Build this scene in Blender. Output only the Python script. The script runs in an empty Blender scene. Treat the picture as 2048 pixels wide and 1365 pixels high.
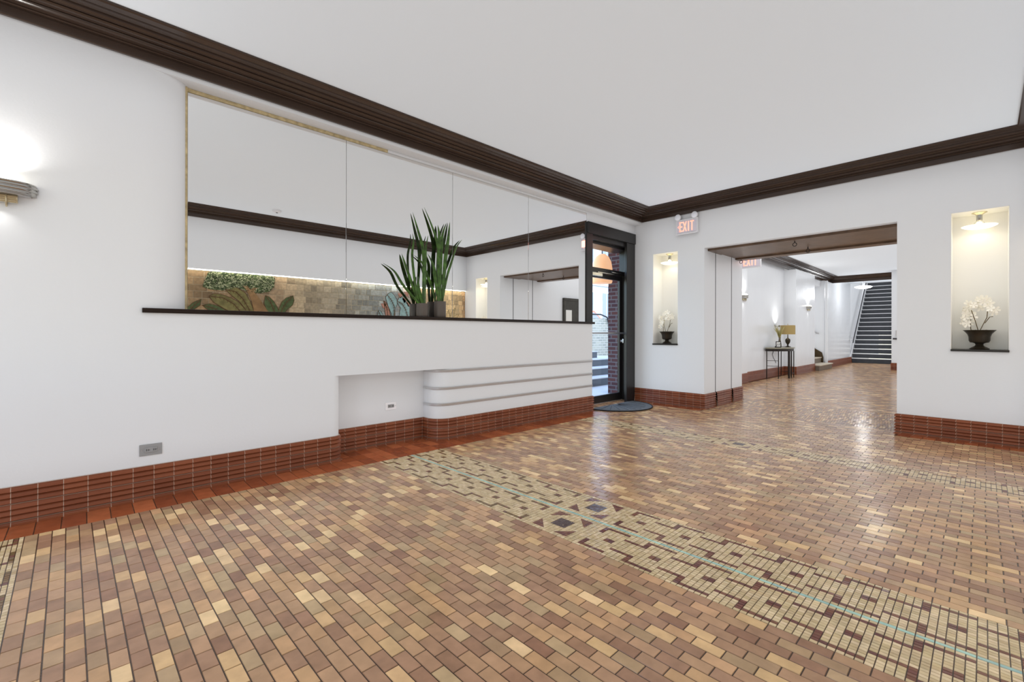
import bpy, bmesh, math, random
from mathutils import Matrix, Vector
R = random.Random(7)
SC = bpy.context.scene
COL = SC.collection
PI = math.pi

# ------------------------------------------------------------------ camera
cam_d = bpy.data.cameras.new('camera')
cam_d.sensor_width = 36.0
cam_d.lens = 899.0 / 2048 * 36
cam_d.shift_y = -15.5 / 2048
cam_d.clip_start = 0.02
cam = bpy.data.objects.new('camera', cam_d)
COL.objects.link(cam)
YAW = math.atan2(944, 899)
cam.matrix_world = (Matrix.Translation((0, 0, 1.15)) @ Matrix.Rotation(YAW - PI / 2, 4, 'Z')
                    @ Matrix.Rotation(PI / 2, 4, 'X') @ Matrix.Rotation(0.0019, 4, 'Z'))
SC.camera = cam
# ------------------------------------------------------------------ view
SC.view_settings.view_transform = 'Standard'
SC.view_settings.look = 'None'
SC.view_settings.gamma = 1
SC.view_settings.use_curve_mapping = False
SC.view_settings.exposure = 0.0
SC.cycles.max_bounces = 10
SC.cycles.diffuse_bounces = 7
SC.cycles.glossy_bounces = 5
SC.cycles.transmission_bounces = 8
SC.cycles.transparent_max_bounces = 8
SC.cycles.sample_clamp_indirect = 4.0
SC.cycles.blur_glossy = 0.6
SC.cycles.caustics_refractive = False
SC.cycles.use_fast_gi = True
SC.cycles.fast_gi_method = 'ADD'
# ------------------------------------------------------------------ world
W = bpy.data.worlds.new('sky')
SC.world = W
W.use_nodes = True
W.light_settings.ao_factor = 0.515
W.light_settings.distance = 0.38
nt = W.node_tree
sky = nt.nodes.new('ShaderNodeTexSky')
sky.sky_type = 'NISHITA'
sky.sun_elevation = math.radians(38)
sky.sun_rotation = math.radians(200)
sky.sun_disc = False
sky.sun_intensity = 0.4
nt.links.new(sky.outputs[0], nt.nodes['Background'].inputs[0])
nt.nodes['Background'].inputs[1].default_value = 1.0


def area(name, loc, rot, sx, sy, power, color=(1, 1, 1), shape='RECTANGLE', spread=PI):
    l = bpy.data.lights.new(name, 'AREA')
    l.shape = shape; l.size = sx; l.size_y = sy; l.energy = power; l.color = color; l.spread = spread
    o = bpy.data.objects.new(name, l); COL.objects.link(o)
    o.location = loc; o.rotation_euler = rot
    return o


def point(name, loc, power, color=(1, 1, 1), rad=0.05):
    l = bpy.data.lights.new(name, 'POINT')
    l.energy = power; l.color = color; l.shadow_soft_size = rad
    o = bpy.data.objects.new(name, l); COL.objects.link(o); o.location = loc
    return o


# ------------------------------------------------------------------ materials
MATS = {}


def srgb(r, g, b):
    def f(c):
        c /= 255.0
        return c / 12.92 if c <= 0.04045 else ((c + 0.055) / 1.055) ** 2.4
    return (f(r), f(g), f(b), 1)


def mat(name, color, rough=0.5, metal=0.0, spec=0.5, bump=0.0, bscale=80, var=0.0, vscale=6, emit=None, estr=0,
        trans=0.0, ior=1.45, attr=False, coat=0.0, wob=0.0):
    if name in MATS:
        return MATS[name]
    m = bpy.data.materials.new(name); m.use_nodes = True
    n = m.node_tree.nodes; L = m.node_tree.links
    b = n['Principled BSDF']
    b.inputs['Base Color'].default_value = color
    b.inputs['Roughness'].default_value = rough
    b.inputs['Metallic'].default_value = metal
    b.inputs['Specular IOR Level'].default_value = spec
    b.inputs['IOR'].default_value = ior
    b.inputs['Transmission Weight'].default_value = trans
    b.inputs['Coat Weight'].default_value = coat
    tc = n.new('ShaderNodeTexCoord')
    src = None
    if attr:
        a = n.new('ShaderNodeAttribute'); a.attribute_name = 'tint'
        src = a.outputs['Color']
    if var > 0:
        nz = n.new('ShaderNodeTexNoise'); nz.inputs['Scale'].default_value = vscale; nz.inputs['Detail'].default_value = 5
        L.new(tc.outputs['Object'], nz.inputs['Vector'])
        mr = n.new('ShaderNodeMapRange'); mr.inputs['From Min'].default_value = .25; mr.inputs['From Max'].default_value = .75
        mr.inputs['To Min'].default_value = 1 - var; mr.inputs['To Max'].default_value = 1 + var
        L.new(nz.outputs['Fac'], mr.inputs['Value'])
        mx = n.new('ShaderNodeVectorMath'); mx.operation = 'SCALE'
        if src: L.new(src, mx.inputs[0])
        else: mx.inputs[0].default_value = color[:3]
        L.new(mr.outputs['Result'], mx.inputs['Scale'])
        src = mx.outputs[0]
    if src: L.new(src, b.inputs['Base Color'])
    if bump > 0:
        nb = n.new('ShaderNodeTexNoise'); nb.inputs['Scale'].default_value = bscale; nb.inputs['Detail'].default_value = 3
        L.new(tc.outputs['Object'], nb.inputs['Vector'])
        bp = n.new('ShaderNodeBump'); bp.inputs['Strength'].default_value = bump; bp.inputs['Distance'].default_value = 0.002
        L.new(nb.outputs['Fac'], bp.inputs['Height'])
        last = bp
        if wob > 0:
            nw = n.new('ShaderNodeTexNoise'); nw.inputs['Scale'].default_value = 3.0; nw.inputs['Detail'].default_value = 1
            L.new(tc.outputs['Object'], nw.inputs['Vector'])
            b2 = n.new('ShaderNodeBump'); b2.inputs['Strength'].default_value = wob; b2.inputs['Distance'].default_value = 0.02
            L.new(nw.outputs['Fac'], b2.inputs['Height']); L.new(bp.outputs[0], b2.inputs['Normal']); last = b2
        L.new(last.outputs[0], b.inputs['Normal'])
    if emit is not None:
        b.inputs['Emission Color'].default_value = emit
        b.inputs['Emission Strength'].default_value = estr
    MATS[name] = m
    return m


WALL = mat('white wall paint', (0.60, 0.615, 0.635, 1), 0.42, bump=0.25, bscale=60, spec=.35)
NICHE_LIT = mat('lamplit niche lining', (0.80, 0.79, 0.75, 1), .5, bump=.1, bscale=60)  # niche lamplight put into a paler lining colour
GLOSSW = mat('white gloss wall paint', (0.62, 0.64, 0.665, 1), 0.22, bump=0.3, bscale=25, spec=.5, wob=.25)
CEIL = mat('ceiling paint', (0.645, 0.69, 0.735, 1), 0.8, bump=.1, bscale=30)
CROWN = mat('dark brown gloss paint', (0.042, 0.027, 0.020, 1), 0.20, bump=.05, bscale=40, var=.12, vscale=3)
LEDGE = mat('near black lacquer', (0.012, 0.007, 0.006, 1), 0.25)
BLACKF = mat('black door paint', (0.016, 0.015, 0.015, 1), 0.3, bump=.15, bscale=60)
CHROME = mat('brushed aluminium', (0.66, 0.66, 0.67, 1), 0.36, metal=.85, bump=.1, bscale=90)
NICKEL = mat('nickel', (0.50, 0.49, 0.46, 1), 0.22, metal=1)
BRASS = mat('pale brass', (0.62, 0.55, 0.38, 1), 0.3, metal=.8)
WOODL = mat('brown lintel wood', (0.085, 0.050, 0.030, 1), 0.35, bump=.2, bscale=20, var=.35, vscale=9)
GOLD = mat('old gold edging', (0.42, 0.34, 0.19, 1), 0.45, var=.35, vscale=25)
MIRROR = mat('mirror silver', (0.93, 0.935, 0.93, 1), 0.0, metal=1)
PLATE = mat('steel outlet plate', (0.27, 0.275, 0.28, 1), 0.4, metal=.15)
WPLATE = mat('white outlet plate', (0.70, 0.70, 0.72, 1), 0.35)
DARKS = mat('dark slot', (0.05, 0.05, 0.05, 1), 0.5)
SLAB = mat('dark sill stone', (0.018, 0.015, 0.013, 1), 0.3)
LEAF = mat('snake plant leaf', (0.036, 0.082, 0.014, 1), 0.34, var=.8, vscale=22, bump=.1, bscale=40)
POT = mat('taupe pot', (0.085, 0.070, 0.060, 1), 0.45, bump=.1, bscale=60)
SOIL = mat('potting soil', (0.03, 0.02, 0.015, 1), 0.9, bump=.8, bscale=120)
URN = mat('bronze urn', (0.035, 0.027, 0.018, 1), 0.32, metal=.35, bump=.25, bscale=50, var=.3, vscale=18)
PETAL = mat('white silk petal', (0.90, 0.87, 0.78, 1), 0.6, bump=.1, bscale=60)
PETC = mat('orchid centre', (0.55, 0.30, 0.05, 1), 0.6)
STEM = mat('brown stem', (0.10, 0.065, 0.02, 1), 0.6)
OLEAF = mat('orchid leaf', (0.07, 0.08, 0.02, 1), 0.5)
GLASS = mat('clear glass', (1, 1, 1, 1), 0.0, trans=1.0, ior=1.05, spec=.5)
PANE = bpy.data.materials.new('thin pane glass'); PANE.use_nodes = True
_n = PANE.node_tree.nodes; _l = PANE.node_tree.links; _n.remove(_n['Principled BSDF'])
_t = _n.new('ShaderNodeBsdfTransparent'); _t.inputs[0].default_value = (.96, .97, .97, 1)
_g = _n.new('ShaderNodeBsdfGlossy'); _g.inputs['Roughness'].default_value = 0
_f = _n.new('ShaderNodeFresnel'); _f.inputs[0].default_value = 1.35
_m = _n.new('ShaderNodeMixShader'); _geo = _n.new('ShaderNodeNewGeometry'); _inv = _n.new('ShaderNodeMath'); _inv.operation = 'SUBTRACT'; _inv.inputs[0].default_value = 1
_l.new(_geo.outputs['Backfacing'], _inv.inputs[1]); _mul = _n.new('ShaderNodeMath'); _mul.operation = 'MULTIPLY'
_l.new(_inv.outputs[0], _mul.inputs[0]); _l.new(_f.outputs[0], _mul.inputs[1]); _l.new(_mul.outputs[0], _m.inputs[0])
_l.new(_t.outputs[0], _m.inputs[1]); _l.new(_g.outputs[0], _m.inputs[2])
_l.new(_m.outputs[0], _n['Material Output'].inputs['Surface'])
DISH = mat('frosted lamp dish', (0.9, 0.85, 0.7, 1), 0.4, emit=(1.0, 0.90, 0.66, 1), estr=1.5)
BULB = mat('lit bulb', (1, 1, 1, 1), 0.4, emit=(1.0, 0.93, 0.78, 1), estr=8)
DIFF = mat('added lamp diffuser', (1, 1, 1, 1), 0.5, emit=(1.0, 0.98, 0.95, 1), estr=3)
COOLB = mat('cool lamp bowl', (1, 1, 1, 1), 0.5, emit=(0.96, 0.98, 1.0, 1), estr=7)
COVE = mat('cove light strip', (1, 1, 1, 1), 0.5, emit=(1.0, 0.95, 0.80, 1), estr=9)
SIGNB = mat('sign housing', (0.62, 0.62, 0.64, 1), 0.4)
SIGNF = mat('sign face', (0.55, 0.52, 0.58, 1), 0.3)
SIGNR = mat('sign letters', (0.9, 0.45, 0.35, 1), 0.4, emit=(1.0, 0.40, 0.28, 1), estr=.85)
LENS = mat('lamp lens', (0.72, 0.74, 0.8, 1), 0.15)
MATG = mat('grey carpet mat', (0.10, 0.11, 0.12, 1), 0.95, bump=1.0, bscale=200, var=.3, vscale=60)
RUBBER = mat('black rubber', (0.015, 0.015, 0.016, 1), 0.6)
TREAD = mat('charcoal stair covering', (0.045, 0.048, 0.055, 1), 0.55, var=.15, vscale=8)
NOSE = mat('white stair nosing', (0.62, 0.63, 0.65, 1), 0.4)
STEP = mat('taupe step', (0.16, 0.13, 0.10, 1), 0.6)
STEPT = mat('beige step tread', (0.45, 0.40, 0.32, 1), 0.6)
STRING = mat('brown stair stringer', (0.05, 0.032, 0.012, 1), 0.5)
TABLEM = mat('dark table frame', (0.014, 0.010, 0.008, 1), 0.35)
TABLET = mat('greenish stone table top', (0.22, 0.21, 0.16, 1), 0.3)
SHADE = mat('tan lamp shade', (0.27, 0.20, 0.08, 1), 0.8, emit=(0.9, 0.62, 0.28, 1), estr=.06)
GRASS = mat('dried grass', (0.34, 0.30, 0.13, 1), 0.7)
VASE = mat('mottled glass vase', (0.12, 0.10, 0.07, 1), 0.15, var=.5, vscale=50)
PAPER = mat('white paper', (0.62, 0.62, 0.60, 1), 0.6)
BOARD = mat('dark board wood', (0.035, 0.032, 0.026, 1), 0.35, var=.3, vscale=12)
BRICKC = None
TILE = mat('glazed floor tile', (0.3, 0.2, 0.13, 1), 0.2, attr=True, var=.16, vscale=14, bump=.25, bscale=45, spec=.45)
# give floor tile roughness a slow variation (wear)
n = TILE.node_tree.nodes; L = TILE.node_tree.links
nz = n.new('ShaderNodeTexNoise'); nz.inputs['Scale'].default_value = 2.2; nz.inputs['Detail'].default_value = 4
tc = n.new('ShaderNodeTexCoord'); L.new(tc.outputs['Object'], nz.inputs['Vector'])
mr = n.new('ShaderNodeMapRange'); mr.inputs['To Min'].default_value = .12; mr.inputs['To Max'].default_value = .27
L.new(nz.outputs['Fac'], mr.inputs['Value']); L.new(mr.outputs['Result'], n['Principled BSDF'].inputs['Roughness'])
MURAL = mat('mural tile glaze', (0.4, 0.3, 0.2, 1), 0.45, attr=True, var=.3, vscale=22, bump=.6, bscale=50)


def brick_mat(name, c1, c2, mortar, sx, rough=.85, bw=.22, bh=.075, uv=False, ms=.012, bumpd=.004):
    m = bpy.data.materials.new(name); m.use_nodes = True
    n = m.node_tree.nodes; L = m.node_tree.links; b = n['Principled BSDF']
    b.inputs['Specular IOR Level'].default_value = .3
    tc = n.new('ShaderNodeTexCoord')
    br = n.new('ShaderNodeTexBrick')
    br.inputs['Color1'].default_value = c1; br.inputs['Color2'].default_value = c2; br.inputs['Mortar'].default_value = mortar
    br.inputs['Scale'].default_value = 1.0; br.inputs['Mortar Size'].default_value = ms
    br.inputs['Brick Width'].default_value = bw; br.inputs['Row Height'].default_value = bh
    br.inputs['Mortar Smooth'].default_value = .2; br.inputs['Bias'].default_value = 0
    if uv:
        br.offset = 0.0
    L.new(tc.outputs['UV'], br.inputs['Vector'])
    L.new(br.outputs['Color'], b.inputs['Base Color'])
    b.inputs['Roughness'].default_value = rough
    bp = n.new('ShaderNodeBump'); bp.inputs['Distance'].default_value = bumpd; bp.invert = True
    L.new(br.outputs['Fac'], bp.inputs['Height']); L.new(bp.outputs[0], b.inputs['Normal'])
    MATS[name] = m
    return m


BASE = brick_mat('glazed red base tile', (0.200, 0.060, 0.026, 1), (0.150, 0.042, 0.018, 1), (0.36, 0.25, 0.19, 1), 1,
                 rough=.34, bw=.111, bh=.104, uv=True, ms=.0021, bumpd=.002)
BRICK = brick_mat('dark red brick', (0.075, 0.030, 0.028, 1), (0.045, 0.022, 0.028, 1), (0.10, 0.09, 0.10, 1), 1)
GBRICK = brick_mat('grey green brick', (0.36, 0.38, 0.33, 1), (0.24, 0.27, 0.25, 1), (0.42, 0.43, 0.40, 1), 1, ms=.015)
CONC = mat('pale concrete', (0.55, 0.57, 0.60, 1), 0.8, var=.08, vscale=5)
RISER = mat('grey painted riser', (0.10, 0.11, 0.125, 1), 0.7)
SIDING = mat('blue grey siding', (0.38, 0.44, 0.52, 1), 0.7, var=.1, vscale=3)
HTRIM = mat('white house trim', (0.75, 0.78, 0.80, 1), 0.6)
HGLASS = mat('house window glass', (0.16, 0.20, 0.26, 1), 0.15)
AMBER = mat('amber lantern glass', (0.72, 0.38, 0.20, 1), 0.4, emit=(0.95, 0.50, 0.26, 1), estr=.45)
CURT = mat('warm lit curtain', (0.8, 0.55, 0.3, 1), 0.7, emit=(1.0, 0.66, 0.32, 1), estr=.5)  # emission stands in for the warm glow of lit windows
CARR = mat('red car paint', (0.45, 0.10, 0.07, 1), 0.25, coat=.5)
ASPH = mat('street asphalt', (0.18, 0.19, 0.21, 1), 0.9)
PIPE = mat('dark pipe rail', (0.05, 0.05, 0.055, 1), 0.4, metal=.5)


# ------------------------------------------------------------------ mesh helpers
class MB:
    def __init__(s):
        s.v = []; s.f = []; s.m = []; s.uv = None; s.sm = []

    def add(s, vs, fs, mi=0, smooth=False):
        o = len(s.v); s.v += [tuple(p) for p in vs]
        for f in fs:
            s.f.append(tuple(i + o for i in f)); s.m.append(mi); s.sm.append(smooth)
        return s

    def box(s, x0, x1, y0, y1, z0, z1, mi=0):
        vs = [(x0, y0, z0), (x1, y0, z0), (x1, y1, z0), (x0, y1, z0), (x0, y0, z1), (x1, y0, z1), (x1, y1, z1), (x0, y1, z1)]
        return s.add(vs, [(0, 3, 2, 1), (4, 5, 6, 7), (0, 1, 5, 4), (1, 2, 6, 5), (2, 3, 7, 6), (3, 0, 4, 7)], mi)

    def bbox(s, x0, x1, y0, y1, z0, z1, b=.003, mi=0):
        """box with chamfered edges"""
        bm = bmesh.new()
        mt = Matrix.Translation(((x0 + x1) / 2, (y0 + y1) / 2, (z0 + z1) / 2)) @ Matrix.Diagonal((x1 - x0, y1 - y0, z1 - z0, 1))
        bmesh.ops.create_cube(bm, size=1, matrix=mt)
        bmesh.ops.bevel(bm, geom=bm.edges[:], offset=b, segments=2, affect='EDGES', profile=.7)
        s.bm(bm, mi); bm.free()
        return s

    def bm(s, bm, mi=0, smooth=False, mtx=None):
        bm.verts.index_update()
        vs = [(mtx @ v.co if mtx else v.co) for v in bm.verts]
        return s.add(vs, [tuple(v.index for v in f.verts) for f in bm.faces], mi, smooth)

    def prism(s, poly, z0, z1, mi=0, smooth=False):
        n = len(poly)
        a = sum(poly[i][0] * poly[(i + 1) % n][1] - poly[(i + 1) % n][0] * poly[i][1] for i in range(n))
        if a < 0: poly = poly[::-1]
        vs = [(x, y, z0) for x, y in poly] + [(x, y, z1) for x, y in poly]
        s.add(vs, [tuple(range(n))[::-1], tuple(range(n, 2 * n))], mi)
        s.add(vs, [(i, (i + 1) % n, (i + 1) % n + n, i + n) for i in range(n)], mi, smooth)
        return s

    def cyl(s, p0, p1, r0, r1=None, seg=16, mi=0, cap=True, smooth=True):
        r1 = r0 if r1 is None else r1
        p0 = Vector(p0); p1 = Vector(p1); d = (p1 - p0)
        q = d.to_track_quat('Z', 'Y')
        vs = []
        for p, r in ((p0, r0), (p1, r1)):
            for i in range(seg):
                a = 2 * PI * i / seg
                vs.append(p + q @ Vector((r * math.cos(a), r * math.sin(a), 0)))
        s.add(vs, [(i, (i + 1) % seg, (i + 1) % seg + seg, i + seg) for i in range(seg)], mi, smooth)
        if cap: s.add(vs, [tuple(range(seg))[::-1], tuple(range(seg, 2 * seg))], mi)
        return s

    def tube(s, pts, r, seg=8, mi=0, closed=False, rs=None):
        pts = [Vector(p) for p in pts]; n = len(pts); vs = []
        up = Vector((0, 0, 1)); prev = None
        for i, p in enumerate(pts):
            if closed: t = pts[(i + 1) % n] - pts[i - 1]
            else: t = pts[min(i + 1, n - 1)] - pts[max(i - 1, 0)]
            t.normalize()
            if prev is None:
                prev = t.orthogonal().normalized()
            prev = (prev - t * prev.dot(t)).normalized()
            bn = t.cross(prev)
            rr = rs[i] if rs else r
            for k in range(seg):
                a = 2 * PI * k / seg
                vs.append(p + prev * rr * math.cos(a) + bn * rr * math.sin(a))
        fs = []
        for i in range(n if closed else n - 1):
            j = (i + 1) % n
            for k in range(seg):
                fs.append((i * seg + k, i * seg + (k + 1) % seg, j * seg + (k + 1) % seg, j * seg + k))
        s.add(vs, fs, mi, True)
        if not closed:
            s.add(vs, [tuple(range(seg))[::-1], tuple(range((n - 1) * seg, n * seg))], mi)
        return s

    def lathe(s, prof, c=(0, 0, 0), seg=32, mi=0, ax='Z', smooth=True):
        vs = []; n = len(prof)
        for r, z in prof:
            for i in range(seg):
                a = 2 * PI * i / seg
                if ax == 'Z': vs.append((c[0] + r * math.cos(a), c[1] + r * math.sin(a), c[2] + z))
                elif ax == 'X': vs.append((c[0] + z, c[1] + r * math.cos(a), c[2] + r * math.sin(a)))
                else: vs.append((c[0] + r * math.cos(a), c[1] + z, c[2] + r * math.sin(a)))
        fs = [(k * seg + i, k * seg + (i + 1) % seg, (k + 1) * seg + (i + 1) % seg, (k + 1) * seg + i)
              for k in range(n - 1) for i in range(seg)]
        return s.add(vs, fs, mi, smooth)

    def build(s, name, mats, parent=None, sharp=40):
        me = bpy.data.meshes.new(name)
        me.from_pydata(s.v, [], s.f)
        if not isinstance(mats, (list, tuple)): mats = [mats]
        for m in mats: me.materials.append(m)
        me.polygons.foreach_set('material_index', s.m)
        me.polygons.foreach_set('use_smooth', s.sm)
        if s.uv:
            lay = me.uv_layers.new(name='UVMap')
            for p in me.polygons:
                for li in p.loop_indices:
                    lay.data[li].uv = s.uv[me.loops[li].vertex_index]
        if any(s.sm):
            me.set_sharp_from_angle(angle=math.radians(sharp))
        me.validate(); me.update()
        o = bpy.data.objects.new(name, me); COL.objects.link(o)
        if parent is not None: o.parent = parent
        return o


def fixn(o):
    bm = bmesh.new(); bm.from_mesh(o.data)
    bmesh.ops.recalc_face_normals(bm, faces=bm.faces[:]); bm.to_mesh(o.data); bm.free()
    return o


def tag(o, label=None, cat=None, group=None, kind=None):
    if label: o['label'] = label
    if cat: o['category'] = cat
    if group: o['group'] = group
    if kind: o['kind'] = kind
    return o


def struct(o): o['kind'] = 'structure'; return o


def thing(name, loc, label, cat, group=None):
    o = bpy.data.objects.new(name, None); COL.objects.link(o); o.location = loc
    o.empty_display_size = .05
    return tag(o, label, cat, group)


def copy_tree(o, parent=None):
    c = o.copy(); COL.objects.link(c); c.parent = parent
    for ch in list(o.children): copy_tree(ch, c)
    return c


def loc_(mb, root):
    """shift mesh builder verts into the local space of a root empty (translation only)"""
    l = root.location
    mb.v = [(x - l[0], y - l[1], z - l[2]) for x, y, z in mb.v]
    return mb


def arc(cx, cy, rx, ry, a0, a1, n=10):
    return [(cx + rx * math.cos(math.radians(a0 + (a1 - a0) * i / n)), cy + ry * math.sin(math.radians(a0 + (a1 - a0) * i / n)))
            for i in range(n + 1)]


def sweep(path, prof, side=-1, uv=True, cap=True):
    """path: 2-D points; prof: (distance to the room side, z). side -1: room is on the right of travel"""
    mb = MB(); n = len(path); k = len(prof); uvs = []
    P = [Vector(p) for p in path]; ln = 0
    plen = [0]
    for i in range(1, k): plen.append(plen[-1] + math.dist(prof[i], prof[i - 1]))
    for i, p in enumerate(P):
        if i: ln += (p - P[i - 1]).length
        d0 = (P[i] - P[i - 1]).normalized() if i else (P[1] - P[0]).normalized()
        d1 = (P[i + 1] - P[i]).normalized() if i < n - 1 else d0
        n0 = Vector((d0.y, -d0.x)); n1 = Vector((d1.y, -d1.x))
        if side > 0: n0, n1 = -n0, -n1
        m = (n0 + n1); m = m / max(m.dot(n0), .2)
        for j, (d, z) in enumerate(prof):
            mb.v.append((p.x + m.x * d, p.y + m.y * d, z)); uvs.append((ln, z - .024 + .104))
    for i in range(n - 1):
        for j in range(k - 1):
            a, b, c, d = i * k + j, (i + 1) * k + j, (i + 1) * k + j + 1, i * k + j + 1
            f = (a, b, c, d) if side < 0 else (a, d, c, b)
            mb.f.append(f); mb.m.append(0); mb.sm.append(True)
    if cap:
        for i in (0, n - 1):
            mb.f.append(tuple(range(i * k, i * k + k))); mb.m.append(0); mb.sm.append(False)
    if uv: mb.uv = uvs
    return mb


# ------------------------------------------------------------------ key dimensions
D = 3.985      # left wall plane
XF = 6.81      # far wall plane
XP = 8.30      # far end of the passage
YO = -0.53     # opposite wall
XB = -2.2      # back wall
ZC = 3.17      # ceiling
M = 4.12       # mirror plane
OY0, OY1, OZ = 0.695, 2.925, 2.452   # opening to the hall
HY = 3.83      # hall left wall


# ------------------------------------------------------------------ floor
def in_skew(u, y): return u - 0.018 * (y - 3.7)


TINTS = [((152, 119, 94), 24), ((164, 131, 101), 24), ((143, 110, 87), 16), ((176, 141, 104), 12), ((156, 129, 99), 12),
         ((192, 159, 117), 8), ((211, 181, 138), 6), ((181, 144, 109), 7), ((168, 143, 110), 6), ((136, 102, 81), 5)]
TP = [srgb(*c) for c, w in TINTS for _ in range(w)]
fv = []; ff = []; fc = []


def ftile(pts, col, h=.0022, ch=.0018, tilt=.00035, seam=.0014):
    """one floor tile: a raised chamfered polygon over the grout bed"""
    n = len(pts)
    cx = sum(p[0] for p in pts) / n; cy = sum(p[1] for p in pts) / n
    o = len(fv)
    tx = R.uniform(-tilt, tilt); ty = R.uniform(-tilt, tilt)
    ex = max(abs(p[0] - cx) for p in pts) + 1e-6; ey = max(abs(p[1] - cy) for p in pts) + 1e-6
    for lvl, ins in ((0, seam), (1, seam + ch)):
        for x, y in pts:
            dx = x - cx; dy = y - cy
            sx = max(0, (ex - ins) / ex); sy = max(0, (ey - ins) / ey)
            X = cx + dx * sx; Y = cy + dy * sy
            z = -.001 if lvl == 0 else h + tx * dx / ex + ty * dy / ey
            fv.append((X, Y, z)); fc.append(col)
    ff.append(tuple(o + n + i for i in range(n)))
    for i in range(n):
        j = (i + 1) % n
        ff.append((o + i, o + j, o + n + j, o + n + i))


def jit(c, a=.08):
    k = 1 + R.uniform(-a, a); return (c[0] * k, c[1] * k * (1 + R.uniform(-.02, .02)), c[2] * k, 1)


def brick_field(u0, u1, y0, y1, skew=True, pw=.0549, pl=.108, ph=0.0, tints=TP):
    n = max(1, round((u1 - u0) / pw)); w = (u1 - u0) / n
    f = in_skew if skew else (lambda u, y: u)
    for i in range(n):
        a = u0 + i * w; b = a + w
        y = y0 - pl + (pl / 2 if i % 2 else 0) + ph + R.uniform(-.004, .004)
        while y < y1:
            c = max(y, y0); d = min(y + pl, y1)
            if d - c > .012:
                ftile([(f(a, c), c), (f(b, c), c), (f(b, d), d), (f(a, d), d)], jit(R.choice(tints)))
            y += pl


CREAM = [srgb(192, 172, 138), srgb(184, 164, 130), srgb(198, 178, 146), srgb(180, 160, 124)]
MAROON = [srgb(104, 66, 58), srgb(96, 62, 58), srgb(112, 76, 62)]
OLIVE = [srgb(104, 84, 56), srgb(112, 88, 62)]
AQUA = [srgb(148, 180, 170), srgb(158, 188, 176), srgb(142, 172, 166)]
CY, CX_ = .0272, .020


def inside(poly, x, y):
    s = 0
    for i in range(len(poly)):
        x0, y0 = poly[i]; x1, y1 = poly[(i + 1) % len(poly)]
        c = (x1 - x0) * (y - y0) - (y1 - y0) * (x - x0)
        if c > 0: s += 1
        elif c < 0: s -= 1
    return abs(s) == len(poly)


def clip(sub, poly):
    def cross(a, b, p): return (b[0] - a[0]) * (p[1] - a[1]) - (b[1] - a[1]) * (p[0] - a[0])
    ar = sum(poly[i][0] * poly[(i + 1) % len(poly)][1] - poly[(i + 1) % len(poly)][0] * poly[i][1] for i in range(len(poly)))
    if ar < 0: poly = poly[::-1]
    out = sub
    for i in range(len(poly)):
        a = poly[i]; b = poly[(i + 1) % len(poly)]; inp = out; out = []
        for k in range(len(inp)):
            p = inp[k]; q = inp[k - 1]
            cp = cross(a, b, p); cq = cross(a, b, q)
            if cp >= 0:
                if cq < 0:
                    t = cq / (cq - cp); out.append((q[0] + (p[0] - q[0]) * t, q[1] + (p[1] - q[1]) * t))
                out.append(p)
            elif cq >= 0:
                t = cq / (cq - cp); out.append((q[0] + (p[0] - q[0]) * t, q[1] + (p[1] - q[1]) * t))
        if len(out) < 3: return []
    return out


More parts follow.
